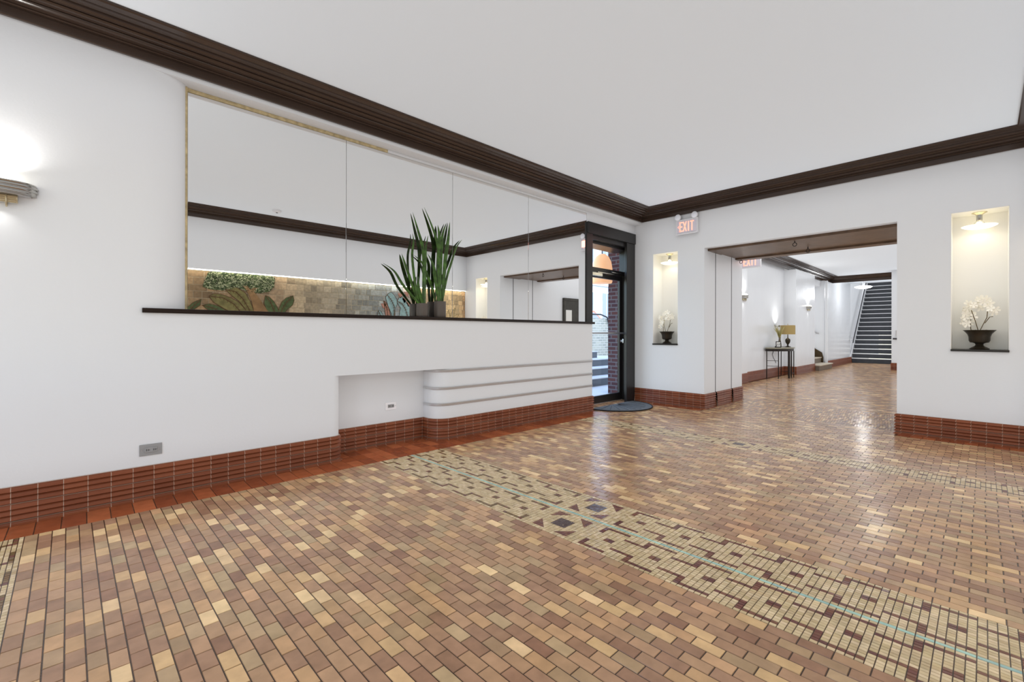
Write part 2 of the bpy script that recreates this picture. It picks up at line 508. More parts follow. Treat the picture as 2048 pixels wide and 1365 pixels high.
def band(uc, y0, y1, rows=33):
    yc = 1.757
    half = rows / 2 * CX_
    m0 = .1405
    # medallion shapes in (u, y)
    shapes = []
    for sgn in ((-1, 1) if rows == 33 else (0,)):
        mu = uc + sgn * 8.5 * CX_
        s = .0525
        shapes.append(([(mu - s, yc - s), (mu + s, yc - s), (mu + s, yc + s), (mu - s, yc + s)], 'sq'))
        for a in (-1, 1):
            for b in (-1, 1):
                q = .130; t = .095
                shapes.append(([(mu + a * q, yc + b * q), (mu + a * (q - t), yc + b * q), (mu + a * q, yc + b * (q - t))], 'tri'))

    def colour(r, c):
        # r 0..32 across, c column counted away from the medallion
        if r == 16: return 'aqua'
        q = r + 1 if r < 16 else 33 - r

        k = c % 10
        if k == 0 and (2 <= q <= 5 or 12 <= q <= 15): return 'dark'
        if 1 <= k <= 5 and q in (2, 15): return 'dark'
        if 6 <= k <= 9 and q in (5, 12): return 'dark'
        if k in (3, 4) and q in (8, 9): return 'dark'
        return 'cream'
    darks = {'n': MAROON, 'f': OLIVE}
    for side in (-1, 1):
        ystart = yc + side * 8 * CY
        c = -8
        while True:
            ya = ystart + side * c * CY; yb = ya + side * CY
            if side < 0: a, b = yb, ya
            else: a, b = ya, yb
            if (side > 0 and a < yc - 1e-6) or (side < 0 and b > yc + 1e-6):
                c += 1; continue
            if (side > 0 and a > y1) or (side < 0 and b < y0): break
            a_, b_ = max(a, y0), min(b, y1)
            c += 1
            if b_ - a_ < .006: continue
            for r in range(rows):
                ua = uc - half + r * CX_; ub = ua + CX_
                if r == 16:
                    if (c % 2) == 0: continue
                    if side > 0: b2 = min(b_ + CY, y1); a2 = a_
                    else: a2 = max(a_ - CY, y0); b2 = b_
                    if c - 1 < -6: pass
                    ftile([(in_skew(ua, a2), a2), (in_skew(ub, a2), a2), (in_skew(ub, b2), b2), (in_skew(ua, b2), b2)], jit(R.choice(AQUA), .04), h=.0022, ch=.0009, seam=.0011, tilt=.0005)
                    continue
                cell = [(ua, a_), (ub, a_), (ub, b_), (ua, b_)]
                if abs((a + b) / 2 - yc) < m0 + .02:
                    ftile([(in_skew(u, y), y) for u, y in cell], jit(R.choice(CREAM), .05), h=.0022, ch=.0009, seam=.0011, tilt=.0005)
                    for poly, kind in shapes:
                        cp = clip(cell, poly)
                        if len(cp) >= 3:
                            ftile([(in_skew(u, y), y) for u, y in cp], jit(R.choice([srgb(74, 60, 60)] if kind == 'sq' else MAROON), .08),
                                  h=.0028, ch=.0004, seam=.0003, tilt=.0002)
                    continue
                k = colour(r, c - 1) if c - 1 >= 0 else 'cream'
                pal = CREAM if k == 'cream' else (OLIVE if side > 0 and R.random() < .75 else MAROON)
                ftile([(in_skew(u, y), y) for u, y in cell], jit(R.choice(pal), .06), h=.0022, ch=.0009, seam=.0011, tilt=.0005)


FY0, FY1 = -.28, 3.715
BC = (-.40, 2.235, 4.90)
half = .33
edges = [-2.2, BC[0] - .16, BC[0] + .16, BC[1] - half, BC[1] + half, BC[2] - .16, BC[2] + .16, 6.63]
for i in (0, 2, 4, 6):
    brick_field(edges[i], edges[i + 1], FY0, FY1, skew=(i != 6))
for b in BC:
    band(b, FY0, FY1, 33 if b == 2.235 else 16)
REDT = [srgb(146, 80, 50), srgb(136, 72, 44), srgb(156, 88, 56), srgb(128, 68, 44)]


def red_grid(x0, x1, y0, y1, nx, ny):
    for i in range(nx):
        for j in range(ny):
            a = x0 + (x1 - x0) * i / nx; b = x0 + (x1 - x0) * (i + 1) / nx
            c = y0 + (y1 - y0) * j / ny; d = y0 + (y1 - y0) * (j + 1) / ny
            ftile([(a, c), (b, c), (b, d), (a, d)], jit(R.choice(REDT), .1))


red_grid(-2.2, 1.675, 3.715, 3.965, 35, 1)
red_grid(1.675, 2.78, 3.715, 4.215, 10, 3)
red_grid(2.78, 5.44, 3.715, 3.965, 24, 1)
red_grid(-2.2, 6.63, YO + .03, FY0, 80, 1)
red_grid(6.63, 6.80, -.5, 0.68, 1, 11)
red_grid(6.63, 6.80, 2.94, 4.1, 1, 11)
brick_field(6.63, 6.95, .70, 2.92, skew=False)
brick_field(5.47, 6.80, 3.72, 4.34, skew=False)
brick_field(6.95, 8.35, .71, 2.91, skew=False, pw=.108, pl=.0272, tints=TP)
brick_field(8.35, 16.4, .72, 3.80, skew=False)
brick_field(16.4, 22.1, .72, 3.62, skew=False, pw=.0549)
# grout bed under the tiles
o = len(fv)
GROUT = (0.050, 0.030, 0.020, 1)
for (x0, x1, y0, y1) in ((XB - .1, XF, YO - .15, 4.5), (XF, XP, .6, 3.0), (XP, 23.5, .6, 4.7)):
    o = len(fv)
    fv += [(x0, y0, 0), (x1, y0, 0), (x1, y1, 0), (x0, y1, 0)]; fc += [GROUT] * 4; ff.append((o, o + 1, o + 2, o + 3))
    o = len(fv)
    fv += [(x0, y0, -.06), (x0, y1, -.06), (x1, y1, -.06), (x1, y0, -.06)]; fc += [GROUT] * 4; ff.append((o, o + 1, o + 2, o + 3))
me = bpy.data.meshes.new('floor'); me.from_pydata(fv, [], ff)
ca = me.color_attributes.new('tint', 'FLOAT_COLOR', 'POINT')
ca.data.foreach_set('color', [x for c in fc for x in c])
me.materials.append(TILE)
floor = struct(bpy.data.objects.new('floor', me)); COL.objects.link(floor)
fv = ff = fc = None

# ------------------------------------------------------------------ ceilings
struct(MB().box(XB - .2, XP, YO - .3, 4.6, ZC, ZC + .15).build('ceiling', CEIL))
struct(MB().box(XP, 19.4, .5, 4.8, ZC, ZC + .15).box(19.4, 22.3, .5, 4.8, ZC, 3.3).build('ceiling_hall', CEIL))
struct(MB().box(22.3, 29.6, 2.0, 4.2, 7.4, 7.5).build('ceiling_stairwell', CEIL))

# ------------------------------------------------------------------ left wall
RX0, RX1, RZ = 1.675, 2.70, .766
lc = arc(RX0 - .07, D + .07, .07, .07, -90, 0, 8)              # rounded corner left of the recess
rc = arc(2.88, D + .165, .18, .165, 180, 270, 12)              # streamlined counter corner
w = MB()
w.prism([(XB - .2, D)] + lc + [(RX0, 4.5), (XB - .2, 4.5)], 0, RZ, smooth=True)
w.box(RX0, RX1, 4.235, 4.5, 0, RZ)
w.prism([(RX1, 4.5), (RX1, 4.23)] + rc + [(5.43, D), (5.43, 4.5)], 0, RZ, smooth=True)
w.box(XB - .2, 5.43, D, 4.5, RZ, 1.287)
w.prism([(XB - .2, D)] + arc(.30, M + .01, .25, M + .01 - D, -90, 0, 12) + [(.55, 4.5), (XB - .2, 4.5)], 1.287, ZC, smooth=True)
w.box(.545, 5.47, M + .012, 4.5, 1.287, 2.985)
w.box(.30, XF, D, 4.5, 2.985, ZC)
w.box(5.47, XF, M, 4.5, 2.83, 2.985)
struct(w.build('wall_left', WALL))

# ------------------------------------------------------------------ far wall with niches and opening
N1 = (3.345, 3.775); N2 = (-.178, .250); NZ0, NZ1 = .965, 2.46; ND = .30
w = MB()
X1 = XF + ND
for (y0, y1, nn) in ((OY1, 4.40, N1), (YO - .2, OY0, N2)):
    w.box(XF, X1, y0, nn[0], 0, ZC); w.box(XF, X1, nn[1], y1, 0, ZC)
    w.box(XF, X1, nn[0], nn[1], 0, NZ0 - .0); w.box(XF, X1, nn[0], nn[1], NZ1, ZC)
    w.box(X1, XP, y0, y1, 0, ZC)
w.box(XF, XP, OY0, OY1, OZ, ZC)
struct(w.build('wall_far', WALL))
# thin dark joints of the folded door leaves in both reveals
for yy, s in ((OY1, -1), (OY0, 1)):
    for xx in (7.22, 7.87):
        struct(MB().box(xx - .006, xx + .006, yy - .004 if s < 0 else yy, yy if s < 0 else yy + .004, .0, OZ - .01).build('trim_1', BLACKF))
# wooden lintel lining under the opening
lt = MB()
lt.bbox(6.93, 7.42, OY0 + .001, OY1 - .001, OZ - .035, OZ + .01, .004)
lt.bbox(7.43, 8.02, OY0 + .001, OY1 - .001, OZ - .022, OZ + .01, .004)
lt.bbox(8.03, 8.22, OY0 + .001, OY1 - .001, OZ - .045, OZ + .01, .004)
lint = tag(lt.build('wooden_lintel', WOODL), 'dark brown wooden lintel lining under the wide opening to the hall', 'lintel')
for (x, y) in ((7.05, 1.79), (7.72, 1.79), (8.12, 2.86)):
    q = MB()
    q.tube([(x + .0, y + .024 * math.cos(a), OZ - .078 + .024 * math.sin(a)) for a in [2 * PI * i / 16 for i in range(16)]], .005, closed=True)
    q.cyl((x, y, OZ - .056), (x, y, OZ - .02), .007)
    q.build('ring_hook', BLACKF, lint)

# ------------------------------------------------------------------ opposite wall (behind the camera) with recessed mural strip
MZ0, MZ1, MD = .95, 2.185, .06
for nm, b in (('wall_right', (XB - .2, XF, YO - .3, YO, 0, MZ0)), ('wall_right_upper', (XB - .2, XF, YO - .3, YO, MZ1, ZC)),
              ('wall_right_recess', (XB - .2, XF, YO - .3, YO - MD - .02, MZ0, MZ1)), ('wall_right_end', (XB - .2, -1.2, YO - MD - .02, YO, MZ0, MZ1))):
    struct(MB().box(*b).build(nm, WALL))
# back wall; its two windows are added out of view for daylight
WY = ((.35, 1.25), (2.15, 3.05)); WZ0, WZ1 = 1.0, 2.5
w = MB()
w.box(XB - .2, XB, YO, D, 0, WZ0); w.box(XB - .2, XB, YO, D, WZ1, ZC)
for y0, y1 in ((YO, WY[0][0]), (WY[0][1], WY[1][0]), (WY[1][1], D)):
    w.box(XB - .2, XB, y0, y1, WZ0, WZ1)
struct(w.build('wall_back', WALL))
for i, (y0, y1) in enumerate(WY):
    f = MB()
    for a, b, c, d in ((y0, y0 + .06, WZ0, WZ1), (y1 - .06, y1, WZ0, WZ1), (y0, y1, WZ0, WZ0 + .06), (y0, y1, WZ1 - .06, WZ1), (y0, y1, 1.9, 1.95)):
        f.box(XB - .13, XB - .07, a, b, c, d)
    win = struct(f.build('added_window_%d' % (i + 1), BLACKF))
    MB().box(XB - .105, XB - .10, y0 + .06, y1 - .06, WZ0 + .06, 1.9).box(XB - .105, XB - .10, y0 + .06, y1 - .06, 1.95, WZ1 - .06).build('pane', PANE, win)

# ------------------------------------------------------------------ hall
def wallbox(name, m, *b): return struct(MB().box(*b).build(name, m))


wallbox('wall_hall_left', GLOSSW, XP, 11.28, HY, 4.8, 0, ZC)
wallbox('wall_hall_left_middle', GLOSSW, 11.28, 14.4, HY + .09, 4.8, 0, ZC)
wallbox('wall_hall_pilaster', GLOSSW, 14.4, 16.4, 3.62, 4.8, 0, 2.955)
wallbox('wall_hall_recess', GLOSSW, 16.4, 18.1, 4.56, 4.8, 0, ZC)
wallbox('wall_hall_recess_head', GLOSSW, 16.4, 18.1, 3.83, 4.56, 2.75, ZC)
wallbox('wall_hall_left_end', GLOSSW, 18.1, 19.4, 3.72, 4.8, 0, 2.955)
wallbox('wall_hall_stair_side', GLOSSW, 19.4, 22.38, 3.72, 4.8, 0, ZC)
wallbox('wall_hall_left_top', GLOSSW, 14.4, 19.4, 3.83, 4.55, 2.955, ZC)
struct(MB().box(XP, 18.6, .4, OY0, 0, ZC).box(18.6, 22.4, .4, 2.03, 0, ZC).build('wall_hall_right', WALL))
wallbox('wall_stairwell_left', WALL, 22.38, 29.6, 3.74, 3.9, 0, 7.4)
wallbox('wall_stairwell_right', WALL, 22.4, 29.6, 2.2, 2.42, 0, 7.4)
wallbox('wall_stairwell_corner', WALL, 22.3, 22.42, 2.0, 2.42, 0, ZC)
wallbox('wall_stairwell_end', WALL, 29.5, 29.6, 2.42, 3.74, 3.5, 7.4)
wallbox('wall_stairwell_head', WALL, 22.28, 22.38, 2.42, 3.74, ZC, 7.4)
w = MB(); w.box(XP, XP + .05, OY1, HY, 0, ZC)
struct(w.build('wall_passage_return', WALL))
# door casing beside the side stair
struct(MB().bbox(18.06, 18.13, 3.62, 3.69, 0.0, 2.94, .008).build('trim_2', WALL))

# ------------------------------------------------------------------ crown moulding
CP = [(0, 3.018), (.024, 3.015), (.028, 3.020), (.028, 3.070), (.024, 3.074), (.024, 3.079), (.040, 3.079), (.043, 3.084), (.040, 3.092),
      (.058, 3.094), (.070, 3.097), (.080, 3.104), (.083, 3.113), (.078, 3.122), (.092, 3.124), (.095, 3.112), (.118, 3.109), (.134, 3.114), (.142, 3.124),
      (.136, 3.136), (.152, 3.140), (.158, 3.122), (.176, 3.122), (.190, 3.132), (.192, 3.146), (.200, 3.148), (.205, 3.141), (.245, 3.143), (.248, 3.152),
      (.256, 3.148), (.302, 3.151), (.312, 3.158), (.312, ZC)]
cr = sweep([(XB, D), (XF, D), (XF, YO), (XB, YO)], CP, side=-1, uv=False)
struct(fixn(cr.build('trim_3', CROWN, sharp=25)))
CPH = [(d_, ZC - (ZC - z_) * 1.35) for d_, z_ in CP]
cr = sweep([(XP, HY), (19.4, HY), (19.4, .7)], CPH, side=-1, uv=False)
struct(fixn(cr.build('trim_4', CROWN, sharp=25)))

# ------------------------------------------------------------------ tile baseboards
BP = [(0, .232), (.012, .230)]
for r0 in (.128, .024):
    for k in range(3):
        z = r0 + .104 - .004 - k * .0335
        BP += [(.010, z), (.018, z - .010), (.022, z - .024), (.007, z - .030)]
BP += [(.012, .022), (.020, .010), (.034, .004), (.034, 0)]
BP = [(a, b) for a, b in BP]


def baseboard(name, path, side=-1):
    return struct(fixn(sweep(path, BP, side).build(name, BASE, sharp=30)))


baseboard('baseboard_left', [(XB, D), ] + lc + [(RX0, 4.235), (RX1, 4.235), ] + rc + [(5.43, D), (5.43, 4.1)])
baseboard('baseboard_far_left', [(XF, 4.1), (XF, OY1), (7.20, OY1)])
baseboard('baseboard_passage', [(7.24, OY1), (7.85, OY1)])
baseboard('baseboard_passage_end', [(7.89, OY1), (XP, OY1), (XP + .05, OY1), (XP + .05, HY), (11.28, HY), (11.28, HY + .09), (14.4, HY + .09), (14.4, 3.62), (16.4, 3.62), (16.4, 3.7)])
baseboard('baseboard_far_right', [(7.20, OY0), (XF, OY0), (XF, YO)])
baseboard('baseboard_hall_right', [(22.4, 2.03), (18.6, 2.03), (18.6, OY0), (7.24, OY0)])
baseboard('baseboard_hall_end', [(18.14, 3.68), (22.3, 3.68)])
baseboard('baseboard_right', [(XF, YO), (XB, YO)])

# ------------------------------------------------------------------ mirror panels, gold edging, ledge
seams = [.560, 1.777, 2.998, 4.218, 5.465]
PL = ['leftmost large wall mirror panel, beside the gold edging', 'second wall mirror panel from the left, left of the snake plants',
      'third wall mirror panel from the left, behind the taller snake plant', 'rightmost wall mirror panel, next to the black glass door']
for i in range(4):
    m = MB().bbox(seams[i] + .0015, seams[i + 1] - .0015, M, M + .010, 1.322, 2.955, .0015).build('wall_mirror', MIRROR)
    tag(m, PL[i], 'mirror', 'mirror panels above the ledge')
g = MB()
g.bbox(.532, .558, M - .02, M + .01, 1.322, 2.985, .003).bbox(.558, 2.2, M - .006, M + .008, 2.957, 2.984, .002)
tag(g.build('mirror_edging', GOLD), 'thin old gold edging down the left side and top left of the mirrors', 'trim')
tag(MB().bbox(.288, 5.47, 3.965, M + .01, 1.287, 1.320, .004).build('ledge', LEDGE), 'long black ledge running beneath the wall mirrors', 'shelf')
struct(MB().bbox(2.2, 5.465, M - .006, M + .008, 2.957, 2.984, .002).build('trim_5', WALL))
# chrome strips round the counter corner
path = [(RX1, 4.225)] + rc + [(5.425, D)]
SLB = ['topmost of the three chrome strips wrapping the counter front', 'middle chrome strip wrapping the counter front',
       'lowest of the three chrome strips wrapping the counter front']
for i, z in enumerate((.745, .556, .383)):
    pr = [(0, z - .014), (.009, z - .014), (.012, z - .010), (.012, z - .004), (.010, z - .003), (.010, z + .003), (.012, z + .004), (.012, z + .010), (.009, z + .014), (0, z + .014)]
    s = fixn(sweep(path, pr, -1, uv=False).build('chrome_strip', CHROME, sharp=30))
    tag(s, SLB[i], 'trim strip', 'chrome strips on the counter')


# ------------------------------------------------------------------ outlets
def outlet(x, y, z, face, m, label):
    t = thing('wall_outlet', (x, y, z), label, 'outlet', None)
    # local: plate in XZ plane, facing -Y
    MB().bbox(-.062, .062, -.006, 0, -.039, .039, .003).build('plate', m, t)
    r = MB().bbox(-.034, .034, -.010, -.005, -.017, .017, .002).build('receptacle', m if m is PLATE else PLATE, t)
    s = MB()
    for dx in (-.019, .019):
        s.box(dx - .006, dx - .003, -.0115, -.0095, -.007, .007); s.box(dx + .003, dx + .006, -.0115, -.0095, -.006, .006)
        s.cyl((dx + .011, -.0115, 0), (dx + .011, -.0095, 0), .0025, seg=8)
    s.build('slots', DARKS, r)
    for dx in (-.05, .05):
        MB().cyl((dx, -.0085, 0), (dx, -.005, 0), .003, seg=10).build('screw', CHROME, t)
    return t


outlet(.337, D, .339, 0, PLATE, 'grey steel electrical outlet low on the left wall above the tile base')
outlet(2.30, 4.235, .395, 0, WPLATE, 'small whitish electrical outlet inside the recess under the counter')


# ------------------------------------------------------------------ sconces
def sconce(loc, rotz, label, power, s=1.0):
    t = thing('wall_sconce', loc, label, 'wall lamp', 'art deco wall sconces')
    # local: wall at y=0, room toward -y
    b = MB()
    for k, (z, ex) in enumerate(((-.026, .150), (-.006, .158), (.014, .160), (.030, .152))):
        pts = [(ex * math.cos(a), -.105 * math.sin(a) * (.95 + .03 * (k % 2)), z) for a in [PI * i / 24 for i in range(25)]]
        b.tube(pts, .0065, seg=6)
    b.prism([(.156 * math.cos(a), -.104 * math.sin(a)) for a in [PI * i / 24 for i in range(25)]] +
            [(.136 * math.cos(a), -.088 * math.sin(a)) for a in [PI * i / 24 for i in range(24, -1, -1)]], -.034, .036, smooth=True)
    b.build('fluted_band', NICKEL, t)
    MB().prism([(.136 * math.cos(a), -.088 * math.sin(a)) for a in [PI * i / 24 for i in range(25)]], -.040, -.032).build('bottom_plate', CHROME, t)
    MB().lathe([(.0, .075), (.03, .070), (.052, .050), (.058, .02), (.05, .0)], (0, -.045, 0)).build('bulb', BULB, t)
    c = MB()
    c.cyl((-.075, -.03, -.063), (.075, -.03, -.063), .020)
    for k in range(5):
        a = PI / 2 + PI * (k + .5) / 5
        c.cyl((-.077, -.03 + .019 * math.cos(a), -.063 + .019 * math.sin(a)), (.077, -.03 + .019 * math.cos(a), -.063 + .019 * math.sin(a)), .005, seg=8)
    c.cyl((-.08, -.03, -.063), (-.075, -.03, -.063), .024).cyl((.075, -.03, -.063), (.08, -.03, -.063), .024)
    c.build('ribbed_bar', BRASS, t)
    MB().tube([(.035, -.03 + .026 * math.cos(a), -.075 + .035 * math.sin(a)) for a in [2 * PI * i / 20 for i in range(20)]], .004, closed=True).build('pull_ring', BRASS, t)
    t.rotation_euler = (0, 0, rotz)
    t.scale = (s, s, s)
    c_, s_ = math.cos(rotz), math.sin(rotz)
    wx, wy_ = loc[0] - s_ * -.06, loc[1] + c_ * -.06
    area('sconce_uplight', (wx, wy_, loc[2] + .09 * s), (PI, 0, 0), .10, .08, power, (1, .97, .92), 'ELLIPSE', math.radians(150))
    area('sconce_downlight', (wx, wy_, loc[2] - .10 * s), (0, 0, 0), .05, .03, power * .06, (1, .97, .92), 'ELLIPSE', math.radians(120))
    return t


sconce((-.365, D, 2.0), 0, 'nickel art deco wall sconce at the left edge of the picture, lit', 2)
sconce((-1.5, YO, 2.45), PI, 'added unseen nickel art deco wall sconce on the wall behind the camera', 5)  # extra sconce added out of view to brighten the ceiling
sconce((11.0, HY, 2.0), 0, 'small lit wall sconce in the hall next to the passage edge', 2.5)
sconce((15.6, 3.62, 1.93), 0, 'lit wall sconce on the hall pilaster beyond the console table', 2.5)


# ------------------------------------------------------------------ snake plants
def blade(pts, wmax, tipw=.0, twist=0.0, maxy=None):
    """a stiff sword leaf along a 3-D path, V-shaped in section"""
    P = [Vector(p) for p in pts]
    # resample with Catmull-Rom
    Q = []
    n = len(P)
    for i in range(n - 1):
        p0 = P[max(i - 1, 0)]; p1 = P[i]; p2 = P[i + 1]; p3 = P[min(i + 2, n - 1)]
        for k in range(6):
            t = k / 6
            Q.append(.5 * ((2 * p1) + (-p0 + p2) * t + (2 * p0 - 5 * p1 + 4 * p2 - p3) * t * t + (-p0 + 3 * p1 - 3 * p2 + p3) * t ** 3))
    Q.append(P[-1]); m = len(Q); mb = MB(); vs = []
    for i, q in enumerate(Q):
        s = i / (m - 1)
        wd = wmax * (0.55 + .45 * math.sin(min(1, s / .45) * PI / 2)) * (1 - max(0, (s - .45) / .55) ** 1.9) + tipw * s + .0008
        t = (Q[min(i + 1, m - 1)] - Q[max(i - 1, 0)]).normalized()
        sd = Vector((math.cos(twist + .5 * s), math.sin(twist + .5 * s), 0)); sd = (sd - t * sd.dot(t)).normalized()
        nn = t.cross(sd)
        th = .003 * (1 - .6 * s)
        vs += [q - sd * wd / 2 + nn * wd * .12, q - nn * (wd * .04 + th), q + sd * wd / 2 + nn * wd * .12, q - nn * (wd * .04 - th)]
    fs = []
    for i in range(m - 1):
        for k in range(4):
            a = i * 4 + k; b = i * 4 + (k + 1) % 4
            fs.append((a, b, b + 4, a + 4))
    if maxy: vs = [Vector((v.x, min(v.y, maxy), v.z)) for v in vs]
    fs += [(3, 2, 1, 0), ((m - 1) * 4, (m - 1) * 4 + 1, (m - 1) * 4 + 2, (m - 1) * 4 + 3)]
    mb.add(vs, fs, 0, True)
    return mb


PA = [([(2.500, 1.464), (2.34, 1.626), (2.232, 1.767), (2.109, 1.832)], .030, -.02), ([(2.505, 1.464), (2.38, 1.79), (2.313, 1.951)], .038, .01),
      ([(2.510, 1.464), (2.478, 1.618), (2.436, 1.931), (2.451, 2.086), (2.438, 2.174)], .028, -.01),
      ([(2.55, 1.464), (2.577, 1.809), (2.566, 2.029), (2.502, 2.22), (2.438, 2.39)], .042, .0),
      ([(2.565, 1.464), (2.593, 1.903), (2.598, 2.033), (2.625, 2.184)], .030, -.02),
      ([(2.535, 1.464), (2.514, 1.621), (2.509, 1.740)], .048, -.03)]
PB = [([(2.735, 1.49), (2.765, 1.923), (2.741, 2.127), (2.663, 2.311), (2.576, 2.467)], .040, .0), ([(2.748, 1.49), (2.764, 1.922), (2.769, 2.188), (2.746, 2.311)], .050, -.02),
      ([(2.772, 1.49), (2.792, 2.001), (2.809, 2.212), (2.857, 2.349)], .034, .02), ([(2.785, 1.49), (2.844, 1.931), (2.884, 2.176), (2.904, 2.371)], .044, -.01),
      ([(2.800, 1.49), (2.868, 1.761), (2.926, 1.921), (2.997, 2.104), (3.07, 2.198)], .032, .01), ([(2.715, 1.49), (2.72, 1.73), (2.692, 1.877), (2.62, 1.989)], .044, -.03),
      ([(2.700, 1.49), (2.681, 1.624), (2.621, 1.749), (2.556, 1.881), (2.456, 1.951)], .032, .02)]


def plant(cx, cx0, pot_r, pot_h, leaves, label):
    base = (cx, 4.054, 1.320)
    t = thing('snake_plant', base, label, 'potted plant', 'snake plants on the ledge')
    MB().lathe([(0, 0), (pot_r - .004, 0), (pot_r - .001, .004), (pot_r, .02), (pot_r, pot_h - .004), (pot_r - .003, pot_h), (pot_r - .008, pot_h),
                (pot_r - .009, pot_h - .03), (0, pot_h - .03)]).build('pot', POT, t)
    MB().lathe([(0, pot_h - .022), (pot_r - .03, pot_h - .020), (pot_r - .0095, pot_h - .027), (pot_r - .0095, pot_h - .032)]).build('soil', SOIL, t)
    for k, (pts, wd, dy) in enumerate(leaves):
        n = len(pts)
        P3 = []
        for i, (x, z) in enumerate(pts):
            u = i / (n - 1); y = min(4.054 + dy * (1 - u) + .044 * u, 4.098); kk = y / 4.04
            P3.append((x * kk if i else cx + (x - cx0) * .7, y, (1.15 + (z - 1.15) * kk) if i else z - .03))
        loc_(blade(P3, wd * 1.0, twist=R.uniform(-.5, .0), maxy=4.114), t).build('leaf', LEAF, t)
    return t


plant(2.560, 2.535, .060, .140, PA, 'left snake plant in a taupe pot, leaves spreading to the left')
plant(2.785, 2.755, .064, .172, PB, 'right snake plant in a taupe pot, taller dense upright leaves')


# ------------------------------------------------------------------ niches: sill, lamp, urn of orchids
def niche(nn, pot_y, seed, lab, scale=1.0):
    yc = (nn[0] + nn[1]) / 2
    tag(MB().bbox(XF - .022, XF + ND - .002, nn[0] + .0, nn[1] - .0, NZ0 - .022 + .022, NZ0 + .022 - .0, .003).build('niche_sill', SLAB),
        'dark stone sill in the ' + lab, 'sill')
    ln = MB(); e = .004
    y0, y1, x0, x1, z0, z1 = nn[0], nn[1], XF + .003, XF + ND, NZ0, NZ1
    ln.box(x1 - e, x1 - .0005, y0, y1, z0, z1); ln.box(x0, x1, y0 + .0003, y0 + e, z0, z1); ln.box(x0, x1, y1 - e, y1 - .0003, z0, z1); ln.box(x0, x1, y0, y1, z1 - e, z1 - .0003)
    struct(ln.build('niche_lit_lining', NICHE_LIT))  # paler lining added so the niche interior reads as lamplit
    xl = XF + .15
    t = thing('niche_lamp', (xl, yc, NZ1), 'lit ceiling lamp with frosted dish in the ' + lab, 'lamp')
    MB().lathe([(0, 0), (.062, -.001), (.060, -.008), (.035, -.022), (.026, -.03), (0, -.03)]).build('canopy', BRASS, t)
    MB().lathe([(.024, -.028), (.024, -.085), (.020, -.092), (0, -.092)]).build('socket', NICKEL, t)
    MB().lathe([(.018, -.09), (.040, -.115), (.050, -.150), (.046, -.150), (.036, -.117), (.016, -.093)]).build('glass_neck', GLASS, t)
    MB().lathe([(.0, -.178), (.05, -.176), (.10, -.168), (.135, -.152), (.140, -.146), (.134, -.146), (.10, -.158), (.05, -.166), (0, -.168)]).build('dish', DISH, t)
    area('niche_bulb', (xl, yc, NZ1 - .20), (0, 0, 0), .24, .24, .30, (1, .93, .74), 'DISK')
    point('niche_bulb_upper', (xl, yc, NZ1 - .12), .16, (1, .90, .68), .03)
    # urn
    rr = random.Random(seed)
    zb = NZ0 + .022
    t = thing('orchid_urn', (xl - .01, pot_y, zb), 'bronze footed urn of white orchids in the ' + lab, 'flower arrangement')
    t.scale = (scale,) * 3
    MB().lathe([(0, .0), (.075, 0), (.078, .008), (.060, .022), (.038, .034), (.030, .048), (.034, .062), (.050, .070), (0, .072)]).build('foot', URN, t)
    MB().lathe([(.03, .068), (.072, .074), (.082, .095), (.084, .135), (.094, .165), (.118, .196), (.128, .206), (.122, .208), (.110, .192), (.085, .165), (.0, .155)]).build('bowl', URN, t)
    # stems, leaves, blooms
    heads = []
    stems = [[(0.0, .01, .16), (0, -.025, .26), (.0, -.055, .34), (0, -.06, .41)], [(0, .05, .16), (0, .065, .22), (0, .068, .30), (0, .06, .36)],
             [(0, -.04, .28), (0, -.075, .345), (0, -.10, .35)], [(-.02, .0, .16), (-.04, .03, .30), (-.04, .06, .42)]]
    for st in stems:
        MB().tube(st, .0035, seg=6).build('stem', STEM, t)
    for a in (-1.1, .3, 1.4, 2.6):
        blade([(0, 0, .165), (.05 * math.sin(a), .05 * math.cos(a), .205), (.09 * math.sin(a), .10 * math.cos(a), .20)], .045, twist=-a).build('leaf', OLEAF, t)
    pts = []
    for k in range(22):
        u = k / 21
        pts.append((rr.uniform(-.08, .03), -.12 + .235 * u + rr.uniform(-.02, .02), .35 + .15 * math.sin(PI * (.2 + .7 * u)) + rr.uniform(-.06, .05)))
    for k in range(7):
        pts.append((rr.uniform(-.06, .02), rr.uniform(.04, .12), rr.uniform(.27, .40)))
    for p in pts:
        f = MB()
        d = Vector((-1, rr.uniform(-.7, .7), rr.uniform(-.5, .5))).normalized()
        q = d.to_track_quat('Z', 'Y'); P = Vector(p); r0 = rr.uniform(.036, .048); ph = rr.uniform(0, 6)
        for j in range(5):
            a = ph + j * 2 * PI / 5; wv = .68 if j % 2 else .55
            vs = [P]; 
            for (rad, off, lift) in ((.45, -wv * .8, .1), (.85, -wv * .6, .28), (1.0, 0, .22), (.85, wv * .6, .28), (.45, wv * .8, .1)):
                vs.append(P + q @ Vector((r0 * rad * math.cos(a + off), r0 * rad * math.sin(a + off), r0 * lift)))
            vs2 = [v - d * .0012 for v in vs]
            f.add(vs + vs2, [(0, 1, 2), (0, 2, 3), (0, 3, 4), (0, 4, 5), (6, 8, 7), (6, 9, 8), (6, 10, 9), (6, 11, 10),
                             (1, 7, 8, 2), (2, 8, 9, 3), (3, 9, 10, 4), (4, 10, 11, 5), (5, 11, 6, 0), (0, 6, 7, 1)], 0, True)
        fl = f.build('bloom', PETAL, t)
    return t


niche(N2, .034, 3, 'right wall niche near the picture edge')
niche(N1, 3.60, 11, 'narrow left wall niche beside the glass door', .95)


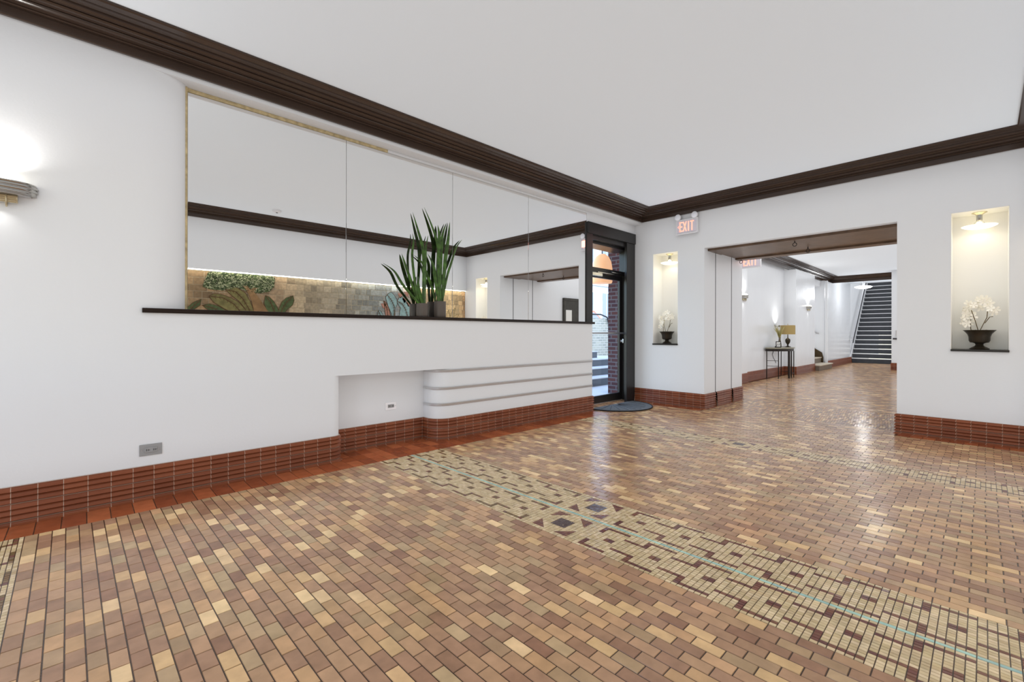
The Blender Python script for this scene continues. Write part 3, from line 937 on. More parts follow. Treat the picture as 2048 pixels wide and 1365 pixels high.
# ------------------------------------------------------------------ exit signs
def letters(mb, x, ws=1.0):
    """EXIT in the local YZ plane, facing -X; reading toward -Y"""
    def bar(y0, z0, y1, z1, w):
        d = Vector((0, y1 - y0, z1 - z0)).normalized(); n = Vector((0, -d.z, d.y)) * w / 2
        a = Vector((x, y0, z0)); b = Vector((x, y1, z1)); t = Vector((-.004, 0, 0))
        vs = [a - n, b - n, b + n, a + n]; vs += [v + t for v in vs]
        mb.add(vs, [(0, 1, 2, 3), (7, 6, 5, 4), (0, 4, 5, 1), (1, 5, 6, 2), (2, 6, 7, 3), (3, 7, 4, 0)])
    H = .075; w = .017
    y = .103
    bar(y, -H, y, H, w); bar(y + .008, H - w / 2, y - .045, H - w / 2, w); bar(y, 0, y - .038, 0, w); bar(y + .008, -H + w / 2, y - .045, -H + w / 2, w)
    y = .028; bar(y + .022, -H, y - .026, H, w); bar(y + .022, H, y - .026, -H, w)
    y = -.033; bar(y, -H, y, H, w)
    y = -.088; bar(y, -H, y, H, w); bar(y + .03, H - w / 2, y - .03, H - w / 2, w)
    # arrow head
    bar(.138, 0, .120, .018, .007); bar(.138, 0, .120, -.018, .007)


def exit_sign(loc, label, heads=True, hang=0):
    t = thing('exit_sign', loc, label, 'exit sign', 'exit signs')
    h = MB(); h.bbox(-.05, 0, -.172, .172, -.115, .115, .005)
    if hang: h.cyl((-.025, 0, .115), (-.025, 0, .115 + hang), .012)
    h.build('housing', SIGNB, t)
    MB().bbox(-.056, -.049, -.155, .155, -.092, .092, .002).build('face', SIGNF, t)
    m = MB(); letters(m, -.056); m.build('letters', SIGNR, t)
    MB().bbox(-.062, -.045, -.172, .172, -.122, -.108, .002).build('bottom_lip', SIGNB, t)
    if heads:
        for y in (-.125, .14):
            hd = MB()
            hd.lathe([(0, .0), (.030, .0), (.048, -.018), (.052, -.042), (.050, -.050), (0, -.050)], (-.012, y, .155), ax='X')
            hd.cyl((-.025, y, .10), (-.025, y, .13), .012)
            ho = hd.build('lamp_head', SIGNB, t)
            MB().lathe([(0, -.058), (.02, -.057), (.040, -.052), (.046, -.048)], (-.012, y, .155), ax='X').build('lens', LENS, ho)
    area('sign_glow', (loc[0] - .075, loc[1], loc[2]), (0, PI / 2, 0), .12, .26, .25, (1, .3, .2))
    return t


exit_sign((XF, 3.180, 2.815), 'lit red EXIT sign with twin round emergency lamps above the left niche')
exit_sign((8.72, 2.90, 2.45), 'second EXIT sign, half hidden behind the wooden lintel in the hall', heads=False, hang=.60)

# ------------------------------------------------------------------ entrance door
dr = struct(thing('door_1', (6.13, 4.35, 0), None, None))
dr.location = (0, 0, 0)
f = MB()
YF = 4.115
f.bbox(5.47, 6.795, YF - .03, 4.5, 2.665, 2.835, .006)           # header
f.bbox(5.452, 5.60, YF - .012, 4.5, 1.322, 2.67, .004)
f.bbox(5.43, 5.60, YF, 4.5, 0, 1.322, .004)
f.bbox(6.55, 6.80, YF - .012, 4.15, 0, 2.67, .006).bbox(6.775, 6.805, 4.15, 4.40, 0, 2.67, .003)
f.build('frame', BLACKF, dr)
f = MB()
f.bbox(5.60, 6.78, 4.14, 4.5, 2.60, 2.665, .005).bbox(5.60, 6.78, 4.22, 4.5, 2.56, 2.60, .004).bbox(5.60, 5.66, 4.22, 4.5, 0, 2.6, .004)
f.build('inner_stop', BLACKF, dr)
MB().bbox(5.66, 6.78, 4.30, 4.42, 2.135, 2.215, .005).build('transom_bar', BLACKF, dr)
MB().box(5.66, 6.78, 4.378, 4.384, 2.215, 2.56).build('transom_glass', PANE, dr)
lf = MB()
lf.bbox(5.66, 6.80, 4.34, 4.385, 0.005, .13, .004).bbox(5.66, 6.80, 4.34, 4.385, 2.06, 2.13, .004)
lf.bbox(6.70, 6.80, 4.34, 4.385, .13, 2.06, .004).bbox(5.66, 5.76, 4.34, 4.385, .13, 2.06, .004)
leafo = lf.build('door_leaf', BLACKF, dr)
MB().box(5.75, 6.71, 4.36, 4.366, .12, 2.07).build('glass', PANE, leafo)
q = MB(); q.cyl((5.66, 4.27, 1.155), (6.76, 4.27, 1.155), .014); q.cyl((6.75, 4.27, 1.155), (6.75, 4.345, 1.155), .012); q.cyl((5.70, 4.27, 1.155), (5.70, 4.345, 1.155), .012)
q.build('push_bar', CHROME, leafo)
q = MB(); q.lathe([(0, -.03), (.018, -.028), (.022, -.004), (.032, 0)], (6.745, 4.338, 1.02), ax='Y'); q.bbox(6.738, 6.752, 4.29, 4.31, .985, 1.055, .003)
q.build('thumb_lock', CHROME, leafo)
q = MB(); q.bbox(5.80, 6.10, 4.27, 4.34, 2.075, 2.13, .006); q.bbox(5.95, 6.42, 4.255, 4.275, 2.128, 2.140, .002); q.bbox(6.30, 6.56, 4.22, 4.26, 2.15, 2.165, .002)
q.build('door_closer', NICKEL, dr)
MB().bbox(5.60, 6.77, 4.33, 4.42, .0, .012, .003).build('threshold', CHROME, dr)

# half-round door mat
mt = MB()
pl = arc(6.12, 4.10, .60, .62, 180, 360, 32)
mt.prism([(x, min(y, 4.10)) for x, y in pl], .003, .014)
mo = tag(mt.build('door_mat', MATG), 'grey half round ribbed door mat in front of the glass door', 'mat')
rim = MB(); rim.tube([(x, y, .012) for x, y in pl], .009, seg=8)
for k in range(1, 12):
    a = PI + PI * k / 12
    rim.tube([(6.12 + .10 * math.cos(a), 4.10 + .10 * math.sin(a), .014), (6.12 + .50 * math.cos(a), 4.10 + .52 * math.sin(a), .014)], .004, seg=6)
rim.build('rim', RUBBER, mo)


# ------------------------------------------------------------------ outside the door
def uvbox(name, x0, x1, y0, y1, z0, z1, m, parent=None):
    mb = MB(); mb.uv = []
    def quad(a, b, c, d, u):
        o = len(mb.v); mb.v += [a, b, c, d]; mb.uv += u; mb.f.append((o, o + 1, o + 2, o + 3)); mb.m.append(0); mb.sm.append(False)
    quad((x0, y0, z0), (x1, y0, z0), (x1, y0, z1), (x0, y0, z1), [(x0, z0), (x1, z0), (x1, z1), (x0, z1)])
    quad((x1, y1, z0), (x0, y1, z0), (x0, y1, z1), (x1, y1, z1), [(x1, z0), (x0, z0), (x0, z1), (x1, z1)])
    quad((x0, y1, z0), (x0, y0, z0), (x0, y0, z1), (x0, y1, z1), [(y1, z0), (y0, z0), (y0, z1), (y1, z1)])
    quad((x1, y0, z0), (x1, y1, z0), (x1, y1, z1), (x1, y0, z1), [(y0, z0), (y1, z0), (y1, z1), (y0, z1)])
    quad((x0, y0, z1), (x1, y0, z1), (x1, y1, z1), (x0, y1, z1), [(x0, y0), (x1, y0), (x1, y1), (x0, y1)])
    quad((x0, y1, z0), (x1, y1, z0), (x1, y0, z0), (x0, y0, z0), [(x0, y1), (x1, y1), (x1, y0), (x0, y0)])
    return mb.build(name, m, parent)


struct(MB().box(4.6, 12, 4.52, 9.5, -.10, -.01).build('ground_landing', CONC))
tag(uvbox('brick_pillar', 7.35, 8.3, 4.50, 5.02, -.01, 5.0, BRICK), 'dark red brick pillar outside the glass door, right of the steps', 'pillar')
st = thing('entrance_steps', (8.5, 5.86, 0), 'grey outdoor steps with pale treads rising behind the glass door', 'steps')
for k in range(4):
    x1 = 10.5 if k < 3 else 8.55 + .33 * k
    s = MB().box(6.0, x1, 5.86 + .33 * k, 8.2, .175 * k - .01, .175 * (k + 1) - .025)
    loc_(s, st).build('riser', RISER, st)
    s = MB().bbox(6.0, x1, 5.84 + .33 * k, 8.2, .175 * (k + 1) - .025, .175 * (k + 1), .003)
    loc_(s, st).build('tread', CONC, st)
rw = tag(uvbox('garden_wall', 8.5, 15, 8.25, 8.5, -.01, 1.62, GBRICK), 'low grey green brick garden wall behind the outdoor steps', 'wall')
rl = MB(); rl.tube([(9.0, 8.2, 1.62), (10.5, 8.2, 1.72), (11.6, 8.2, 1.74), (11.95, 8.2, 1.66), (12.05, 8.2, 1.45)], .025)
for x in (9.5, 11.0): rl.cyl((x, 8.2, .9), (x, 8.2, 1.70), .02)
tag(rl.build('pipe_railing', PIPE), 'thin dark curved pipe railing on the garden wall', 'railing')
struct(MB().box(5, 34, 8.5, 40, .55, .85).build('ground_street', ASPH))
# house across the street
hs = thing('house', (24, 19, .85), 'blue grey house with white trim seen through the door across the street', 'house')
hb = MB().box(-8, 8, 0, 8, 0, 8.2); hb.build('wall', SIDING, hs)
rf = MB(); rf.prism([(-8.6, -.7), (8.6, -.7), (8.6, 4), (-8.6, 4)], 8.2, 8.45); rf.add([(-8.6, -.7, 8.45), (8.6, -.7, 8.45), (8.6, 4, 11), (-8.6, 4, 11), (-8.6, 8.7, 8.45), (8.6, 8.7, 8.45)], [(0, 1, 2, 3), (3, 2, 5, 4), (0, 3, 4), (1, 5, 2)])
rf.build('roof', RISER, hs)
for zz in (4.6, 1.2):
    for k in range(7):
        x = -7 + k * 2.1
        wf = MB(); wf.bbox(x - .62, x + .62, -.08, .02, zz - .1, zz + 2.1, .01); wo = wf.build('window', HTRIM, hs)
        MB().box(x - .5, x - .04, -.10, -.075, zz, zz + 2.0).box(x + .04, x + .5, -.10, -.075, zz, zz + 2.0).build('pane', HGLASS if not (zz < 2 and k in (0, 1, 2)) else CURT, wo)
MB().bbox(-8.1, 8.1, -.15, .0, 3.7, 4.05, .02).build('cornice', HTRIM, hs)
# parked car
cr_ = thing('car', (18.0, 13.6, .85), 'red car parked on the street, seen through the glass door', 'car')
prof = [(-2.1, .35), (-2.15, .7), (-1.9, .95), (-1.2, 1.02), (-.7, 1.42), (.7, 1.45), (1.35, 1.02), (2.0, .92), (2.15, .6), (2.1, .35)]
c = MB(); n = len(prof)
vs = [(x, 0, z) for x, z in prof] + [(x, 1.7, z) for x, z in prof]
c.add(vs, [tuple(range(n))[::-1], tuple(range(n, 2 * n))]); c.add(vs, [(i, (i + 1) % n, (i + 1) % n + n, i + n) for i in range(n)])
fixn(c.build('body', CARR, cr_))
MB().add([(-1.0, -.01, 1.05), (1.15, -.01, 1.05), (.65, -.01, 1.36), (-.65, -.01, 1.36)], [(0, 1, 2, 3)]).add([(-1.0, -.03, 1.05), (1.15, -.03, 1.05), (.65, -.03, 1.36), (-.65, -.03, 1.36)], [(0, 1, 2, 3)]).build('side_window', HGLASS, cr_)
for x in (-1.3, 1.3):
    for y in (.05, 1.65):
        MB().cyl((x, y - .1, .32), (x, y + .1, .32), .32, seg=24).build('wheel', RUBBER, cr_)
# amber lantern under the porch
la = thing('hanging_lantern', (6.92, 4.86, 2.62), 'amber dome lantern hanging outside behind the door transom', 'lantern')
MB().lathe([(0, .0), (.06, -.01), (.12, -.06), (.165, -.15), (.185, -.27), (.188, -.40), (.186, -.52), (.175, -.545), (0, -.55)]).build('glass_dome', AMBER, la)
MB().cyl((0, 0, 0), (0, 0, .9), .01, seg=8).build('rod', PIPE, la)
struct(MB().box(4.6, 7.3, 4.55, 5.7, 3.5, 3.6).build('ceiling_porch', CONC))

# ------------------------------------------------------------------ mural on the opposite wall (seen in the mirror)
YM = YO - MD
mr_ = thing('tile_mural', (2.8, YM, MZ0), 'tile mural of a leafy tree and broad plants, reflected in the mirrors', 'mural')
mv = []; mf = []; mc = []


def mtile(x0, x1, z0, z1, col, d=.006):
    o = len(mv); e = .004
    for (a, b, y) in ((0, 0, 0), (e, e, d)):
        for x, z in ((x0 + a, z0 + b), (x1 - a, z0 + b), (x1 - a, z1 - b), (x0 + a, z1 - b)):
            mv.append((x, YM - .004 + y, z)); mc.append(col)
    mf.append((o + 4, o + 5, o + 6, o + 7)[::-1])
    for i in range(4):
        j = (i + 1) % 4; mf.append((o + i, o + 4 + i, o + 4 + j, o + j))


def lerp(a, b, t): return tuple(a[i] + (b[i] - a[i]) * t for i in range(3))


MCOL = [(-1.2, (140, 116, 86)), (1.6, (140, 116, 86)), (2.45, (154, 130, 102)), (2.9, (158, 142, 116)), (3.7, (142, 134, 118)), (4.3, (140, 142, 136)), (5.0, (158, 166, 168)),
        (5.4, (196, 172, 152)), (5.9, (206, 178, 134)), (6.6, (204, 176, 132)), (6.9, (170, 128, 90))]


def mcol(x):
    for (a, ca_), (b, cb) in zip(MCOL, MCOL[1:]):
        if a <= x <= b: return lerp(ca_, cb, (x - a) / (b - a))
    return MCOL[-1][1]


z = MZ0; row = 0
hs_ = [.115, .10, .12, .095, .11, .125, .10, .115, .105, .12, .11, .12]
while z < MZ1 - .02:
    h = hs_[row % len(hs_)]; z1 = min(z + h, MZ1)
    x = -1.2
    while x < XF - .01:
        wd = R.choice([.09, .12, .12, .15, .19, .24]); x1 = min(x + wd, XF)
        c = mcol((x + x1) / 2); k = R.uniform(.74, 1.05)
        mtile(x + .0025, x1 - .0025, z + .0025, z1 - .0025, srgb(*[max(0, min(255, v * k)) for v in c]), R.uniform(.003, .009))
        x = x1
    z = z1; row += 1
me = bpy.data.meshes.new('tile_field'); me.from_pydata([(x - 2.8, y - YM, z - MZ0) for x, y, z in mv], [], mf)
ca = me.color_attributes.new('tint', 'FLOAT_COLOR', 'POINT'); ca.data.foreach_set('color', [q for c in mc for q in c])
me.materials.append(MURAL)
gb = MB().box(-1.19 - 2.8, XF - .01 - 2.8, -.012, -.003, 0, MZ1 - MZ0 - .01)
gb.build('grout_bed', mat('mural pale grout', srgb(164, 152, 128), .8), mr_)
to = bpy.data.objects.new('tile_field', me); COL.objects.link(to); to.parent = mr_
GM1 = mat('mural olive leaf', srgb(104, 98, 60), .5, var=.35, vscale=14, bump=.8, bscale=30)
GM2 = mat('mural dark green', srgb(70, 84, 52), .5, var=.4, vscale=20)
GM3 = mat('mural teal leaf', srgb(126, 152, 152), .5, var=.3, vscale=14)
GM4 = mat('mural trunk', srgb(122, 95, 64), .5, var=.3, vscale=14, bump=.8, bscale=30)
GM5 = mat('mural pale leaf stroke', srgb(158, 162, 128), .5, var=.3, vscale=10)
GM8 = mat('mural black green', srgb(36, 42, 30), .5)
GM6 = mat('mural dark outline', srgb(80, 58, 38), .6)
GM7 = mat('mural pink brown flower', srgb(150, 110, 96), .6, var=.3, vscale=20)


def relief(name, poly, m, y0=.010, y1=.016):
    n = len(poly)
    vs = [(x - 2.8, y0 - .004, z - MZ0) for x, z in poly] + [(x - 2.8, y1, z - MZ0) for x, z in poly]
    b = MB(); b.add(vs, [tuple(range(n)), tuple(range(n, 2 * n))[::-1]]); b.add(vs, [(i, i + n, (i + 1) % n + n, (i + 1) % n) for i in range(n)])
    return fixn(b.build(name, m, mr_))


def leafpoly(x0, z0, x1, z1, w, bend=0.0, n=9):
    L_, Rr = [], []
    dx, dz = x1 - x0, z1 - z0; l = math.hypot(dx, dz); nx, nz_ = -dz / l, dx / l
    for i in range(n + 1):
        t = i / n; b = bend * math.sin(PI * t); hw = w / 2 * math.sin(PI * min(1, .08 + .92 * t)) ** .8
        cx, cz = x0 + dx * t + nx * b, z0 + dz * t + nz_ * b
        L_.append((cx + nx * hw, cz + nz_ * hw)); Rr.append((cx - nx * hw, cz - nz_ * hw))
    return L_ + Rr[::-1]


def mleaf(x0, z0, x1, z1, w, bend, m, vein=GM6):
    o = relief('leaf', leafpoly(x0, z0, x1, z1, w, bend), m)
    dx, dz = x1 - x0, z1 - z0; l = math.hypot(dx, dz); nx, nz_ = -dz / l, dx / l
    pts = [(x0 + dx * t + nx * bend * math.sin(PI * t) - 2.8, .018, z0 + dz * t + nz_ * bend * math.sin(PI * t) - MZ0) for t in [i / 8 for i in range(9)]]
    b = MB(); b.tube(pts, .006, seg=5)
    for t in (.25, .4, .55, .7):
        bx = x0 + dx * t + nx * bend * math.sin(PI * t); bz = z0 + dz * t + nz_ * bend * math.sin(PI * t)
        for s in (-1, 1):
            b.tube([(bx - 2.8, .018, bz - MZ0), (bx + dx / l * .09 + nx * s * w * .3 - 2.8, .018, bz + dz / l * .09 + nz_ * s * w * .3 - MZ0)], .003, seg=4)
    b.build('vein', vein, o)


relief('trunk', [(2.03, 1.90), (2.06, 1.84), (2.12, 1.70), (2.16, 1.50), (2.22, 1.25), (2.25, MZ0 + .02), (2.62, MZ0 + .02), (2.50, 1.30), (2.38, 1.535), (2.26, 1.72), (2.16, 1.86), (2.22, 1.94), (2.14, 1.94), (2.10, 1.90), (2.05, 1.96), (1.98, 1.96)], GM4, .010, .020)


def pleaf(poly, spine, m):
    o = relief('leaf', poly, m)
    b = MB(); b.tube([(x - 2.8, .019, z - MZ0) for x, z in spine], .007, seg=5)
    edge = poly + [poly[0]]
    b.tube([(x - 2.8, .016, z - MZ0) for x, z in edge], .005, seg=4)
    n = len(spine)
    for k in range(1, n * 3 - 3):
        t = k / 3; i = int(t); f = t - i
        x = spine[i][0] * (1 - f) + spine[i + 1][0] * f; z = spine[i][1] * (1 - f) + spine[i + 1][1] * f
        dx, dz = spine[i + 1][0] - spine[i][0], spine[i + 1][1] - spine[i][1]; l = math.hypot(dx, dz); dx /= l; dz /= l
        for sg in (-1, 1):
            b.tube([(x - 2.8, .018, z - MZ0), (x + dx * .03 - dz * sg * .035 - 2.8, .018, z + dz * .03 + dx * sg * .035 - MZ0)], .003, seg=4)
    b.build('vein', GM6, o)


pleaf([(1.492, 1.757), (1.56, 1.80), (1.651, 1.798), (1.803, 1.745), (1.93, 1.67), (2.03, 1.536), (2.10, 1.30), (1.95, 1.30), (1.80, 1.50), (1.64, 1.60), (1.55, 1.66)],
      [(1.50, 1.757), (1.70, 1.735), (1.85, 1.64), (1.96, 1.50), (2.03, 1.32)], GM1)
pleaf([(1.72, 1.88), (1.80, 1.925), (1.90, 1.92), (2.021, 1.84), (2.10, 1.69), (2.15, 1.541), (2.18, 1.3), (2.06, 1.30), (2.03, 1.551), (1.93, 1.69), (1.82, 1.78)],
      [(1.73, 1.88), (1.88, 1.85), (1.99, 1.73), (2.08, 1.56), (2.12, 1.32)], GM1)
pleaf([(1.40, 1.60), (1.50, 1.63), (1.64, 1.59), (1.80, 1.48), (1.86, 1.30), (1.70, 1.28), (1.55, 1.46)], [(1.41, 1.60), (1.58, 1.55), (1.70, 1.44), (1.76, 1.30)], GM2)
pleaf([(2.335, 1.815), (2.40, 1.79), (2.47, 1.72), (2.53, 1.62), (2.57, 1.50), (2.58, 1.30), (2.44, 1.30), (2.36, 1.54), (2.315, 1.68)], [(2.34, 1.81), (2.42, 1.70), (2.48, 1.55), (2.50, 1.32)], GM2)
pleaf([(2.56, 1.58), (2.60, 1.70), (2.68, 1.79), (2.80, 1.84), (2.82, 1.75), (2.79, 1.66), (2.70, 1.58), (2.63, 1.46), (2.60, 1.30), (2.54, 1.30)], [(2.57, 1.32), (2.61, 1.58), (2.69, 1.71), (2.79, 1.82)], GM2)
pleaf([(1.20, 1.56), (1.28, 1.64), (1.39, 1.70), (1.37, 1.60), (1.28, 1.52), (1.24, 1.3), (1.18, 1.3)], [(1.22, 1.32), (1.25, 1.55), (1.37, 1.68)], GM2)
pleaf([(4.66, 1.92), (4.73, 2.00), (4.794, 2.036), (4.88, 1.96), (4.93, 1.886), (4.945, 1.786), (4.89, 1.66), (4.86, 1.35), (4.80, 1.35), (4.80, 1.567), (4.72, 1.734)],
      [(4.70, 1.97), (4.80, 1.86), (4.87, 1.72), (4.86, 1.5), (4.84, 1.36)], GM3)
pleaf([(4.937, 1.829), (4.98, 1.92), (5.049, 1.951), (5.12, 1.90), (5.20, 1.80), (5.281, 1.669), (5.27, 1.50), (5.1, 1.30), (4.96, 1.35), (5.018, 1.70)],
      [(4.95, 1.84), (5.05, 1.80), (5.14, 1.68), (5.20, 1.50), (5.1, 1.34)], GM3)
pleaf([(4.48, 1.52), (4.50, 1.64), (4.57, 1.60), (4.62, 1.50), (4.60, 1.3), (4.50, 1.3)], [(4.50, 1.62), (4.55, 1.50), (4.55, 1.32)], GM3)
pleaf([(4.62, 1.84), (4.68, 1.80), (4.74, 1.68), (4.78, 1.50), (4.78, 1.30), (4.70, 1.30), (4.66, 1.55)], [(4.63, 1.83), (4.70, 1.66), (4.74, 1.32)], GM7)
for (x, zz) in ((5.02, 1.98), (5.12, 1.88), (5.22, 1.80), (4.62, 1.74), (5.18, 2.02)):
    relief('flower', [(x + .05 * math.cos(a) * (1 + .3 * math.sin(3 * a)), zz + .05 * math.sin(a) * (1 + .3 * math.sin(3 * a))) for a in [2 * PI * i / 18 for i in range(18)]], GM7)
for (x0, z0, x1, z1) in ((6.02, 1.40, 5.92, 1.85), (6.03, 1.40, 6.10, 1.98), (6.35, 1.40, 6.30, 1.70), (6.36, 1.38, 6.50, 1.76), (6.36, 1.36, 6.62, 1.62), (5.98, 1.4, 5.80, 1.62)):
    b = MB(); pl_ = leafpoly(x0, z0, x1, z1, .09, .02)
    b.tube([(x - 2.8, .012, zz - MZ0) for x, zz in pl_], .004, seg=4, closed=True); b.build('leaf_outline', GM1, mr_)
# leaf clusters of the tree crown: countless small strokes
crown = [(1.408, 1.905), (1.48, 2.143), (1.581, 2.175), (1.971, 2.18), (2.416, 2.175), (2.489, 2.136), (2.47, 1.975), (2.40, 1.89), (2.26, 1.85), (2.045, 1.87), (1.899, 1.93), (1.674, 1.86), (1.503, 1.87)]


def pin(poly, x, y):
    c = False; j = len(poly) - 1
    for i in range(len(poly)):
        if (poly[i][1] > y) != (poly[j][1] > y) and x < (poly[j][0] - poly[i][0]) * (y - poly[i][1]) / (poly[j][1] - poly[i][1]) + poly[i][0]: c = not c
        j = i
    return c


back = MB(); relief('crown_backing', crown, GM2, .010, .013)
s1 = MB(); cnt = 0
while cnt < 1300:
    x = R.uniform(1.38, 2.52); zz = R.uniform(1.83, 2.18)
    if not pin(crown, x, zz): continue
    cnt += 1
    a = R.uniform(-.9, .9) + (PI / 2 if R.random() < .3 else 0); l = R.uniform(.018, .034); w_ = .0045
    ca_, sa = math.cos(a), math.sin(a)
    q = [(x - ca_ * l, zz - sa * l), (x - sa * w_, zz + ca_ * w_), (x + ca_ * l, zz + sa * l), (x + sa * w_, zz - ca_ * w_)]
    yy = R.uniform(.015, .021)
    vs = [(X - 2.8, .012, Z - MZ0) for X, Z in q] + [(X - 2.8, yy, Z - MZ0) for X, Z in q]
    s1.add(vs, [(0, 1, 2, 3), (7, 6, 5, 4), (0, 4, 5, 1), (1, 5, 6, 2), (2, 6, 7, 3), (3, 7, 4, 0)])
s1.m = [0 if (i // 6) % 5 < 2 else (1 if (i // 6) % 5 < 4 else 2) for i in range(len(s1.f))]
so = s1.build('crown_leaves', [GM5, GM2, GM8], mr_); so['kind'] = 'stuff'
# cove light strip above the mural
cs = tag(MB().box(-1.1, XF - .02, YM + .034, YM + .054, MZ1 - .005, MZ1 - .001).build('cove_light', COVE), 'thin glowing light strip along the top of the tile mural', 'light strip')
area('cove_glow', (2.85, YM + .045, MZ1 - .012), (math.radians(12), 0, 0), 7.6, .02, 6, (1, .95, .82))

# ------------------------------------------------------------------ ceiling smoke detectors
for (x, y, lab) in ((2.30, .20, 'small white smoke detector on the lobby ceiling, seen in the mirror'), (12.9, 3.05, 'small white smoke detector on the hall ceiling')):
    t = thing('smoke_detector', (x, y, ZC), lab, 'smoke detector')
    MB().lathe([(0, 0), (.065, 0), (.065, -.012), (.055, -.03), (.03, -.038), (0, -.038)]).build('body', SIGNB, t)
    MB().lathe([(0, -.046), (.014, -.044), (.016, -.036)]).build('vent', DARKS, t)


# ------------------------------------------------------------------ ceiling lights added out of view to brighten lobby and hall
def added_ceiling_light(loc, label, power, r=.22):
    t = thing('added_ceiling_light', loc, label, 'ceiling lamp', 'added flush ceiling lights')
    MB().lathe([(0, 0), (r, 0), (r + .01, -.012), (r + .005, -.03), (r - .01, -.032), (0, -.03)]).build('rim', NICKEL, t)
    MB().lathe([(r - .01, -.03), (r - .02, -.06), (r * .6, -.095), (0, -.11)]).build('diffuser', DIFF, t)
    point('added_ceiling_bulb', (loc[0], loc[1], loc[2] - .20), power, (1, .98, .95), .16)
    return t


added_ceiling_light((-.9, 1.75, ZC), 'added unseen flush round ceiling lamp above the camera end of the lobby', 4)
added_ceiling_light((9.6, 1.7, ZC), 'added unseen flush round ceiling lamp in the hall just past the opening', 6)
added_ceiling_light((12.2, 1.6, ZC), 'added unseen flush round ceiling lamp in the middle of the hall', 6)

# ------------------------------------------------------------------ notice board on the hall wall (seen in the mirror)
t = thing('notice_board', (9.33, OY0, 1.7), 'dark framed notice board with white paper, seen in the mirror through the opening', 'board')
MB().bbox(-.32, .32, 0, .05, -.45, .36, .006).build('panel', BOARD, t)
q = MB(); q.bbox(-.34, .34, 0, .065, .30, .37, .005).bbox(-.34, -.28, 0, .065, -.45, .3, .005).bbox(.28, .34, 0, .065, -.45, .3, .005)
q.build('frame', BOARD, t)
MB().box(-.26, -.02, .05, .053, -.36, .06).build('notice', PAPER, t)

# ------------------------------------------------------------------ console table group
t = thing('console_table', (13.32, 3.88, 0), 'dark demilune console table with thin metal legs against the hall wall', 'table')
TR, TD = .64, .48
top = arc(0, 0, TR, TD, 180, 360, 24)
MB().prism(top, .765, .795).build('table_top', TABLET, t)
MB().prism([(x * .96, y * .96) for x, y in top], .70, .765, smooth=True).build('apron', TABLEM, t)
for a, r_ in ((182, .010), (215, .010), (250, .020), (262, .010), (290, .010), (318, .010), (332, .012), (358, .010)):
    x = TR * .93 * math.cos(math.radians(a)); y = TD * .93 * math.sin(math.radians(a)) - .01
    MB().bbox(x - r_, x + r_, y - r_, y + r_, 0.003, .70, .002).build('leg', TABLEM, t)
for z in (.12, .32, .46):
    MB().tube([(TR * .93 * math.cos(math.radians(a)), TD * .93 * math.sin(math.radians(a)) - .01, z) for a in ((182, 199, 215) if z > .2 else (262, 275, 290, 305, 318, 332, 345, 358))], .006, seg=6).build('stretcher', TABLEM, t)
# lamp
t = thing('table_lamp', (13.56, 3.60, .795), 'table lamp with tan rectangular drum shade on the console table', 'lamp')
MB().lathe([(0, 0), (.075, 0), (.075, .012), (.03, .03), (.015, .05), (.02, .07), (.05, .12), (.062, .17), (.055, .21), (.025, .235), (.012, .25), (.008, .36), (0, .36)]).build('base', URN, t)
MB().lathe([(.165, .36), (.172, .34), (.172, .56), (.165, .58), (.163, .58), (.163, .36)]).build('lamp_shade', SHADE, t)
MB().lathe([(0, .62), (.010, .61), (.006, .595), (.006, .36)], seg=10).build('finial', BRASS, t)
MB().tube([(.0, .06, .01), (.05, .20, .008), (.05, .315, .0), (-.2, .31, -.2), (-.1, .31, -.30), (.04, .31, -.38), (.10, .31, -.44)], .006, seg=6).build('cord', DARKS, t)
point('table_lamp_bulb', (13.56, 3.60, 1.24), 1, (1, .85, .6), .04)
# vase with grass
t = thing('grass_vase', (13.16, 3.68, .795), 'slim mottled vase of dried grass on the console table', 'vase')
MB().lathe([(0, 0), (.04, 0), (.045, .02), (.042, .08), (.03, .16), (.022, .22), (.028, .26), (.024, .26), (.018, .22), (.02, .1), (0, .02)]).build('vase', VASE, t)
for k in range(22):
    a = 2 * PI * k / 22; sp = R.uniform(.14, .32); hh = R.uniform(.46, .62)
    blade([(0, 0, .2), (.25 * sp * math.cos(a), .15 * sp * math.sin(a), .36), (sp * math.cos(a), .4 * sp * math.sin(a), hh)], .022, twist=a).build('grass_blade', GRASS, t)
# photo frame
t = thing('photo_frame', (12.98, 3.66, .795), 'small tilted black picture frame left of the vase on the console table', 'picture frame')
MB().bbox(-.075, .075, -.008, .008, 0, .20, .003).build('frame', TABLEM, t)
MB().box(-.055, .055, -.010, -.007, .025, .175).build('picture', PAPER, t)
q = MB(); q.tube([(-.05, -.011, .06), (-.01, -.011, .13), (.01, -.011, .07), (.05, -.011, .14)], .007, seg=6); q.build('drawing', DARKS, t)
MB().bbox(-.01, .01, .008, .06, 0, .012, .002).build('easel_foot', TABLEM, t)
t.rotation_euler = (.0, 0, -1.1); t.scale = (.8, .8, .8)
kb = MB(); kb.lathe([(0, 0), (.018, 0), (.022, .018), (.012, .034), (0, .036)], (12.90, 3.70, .795), seg=14)
tag(kb.build('knick_knack', TABLEM), 'tiny dark round ornament at the left end of the console table', 'ornament')
t = thing('accent_uplight', (13.62, HY + .09, 1.36), 'small wall mounted uplight behind the dried grass, throwing a bright fan upward', 'lamp')
MB().bbox(-.025, .025, -.012, 0, -.04, .04, .003).build('wall_plate', NICKEL, t)
MB().cyl((0, -.01, -.01), (0, -.09, -.01), .006, seg=8).lathe([(0, -.03), (.02, -.03), (.026, .02), (.022, .02), (0, -.01)], (0, -.10, 0), seg=16).build('can', NICKEL, t)
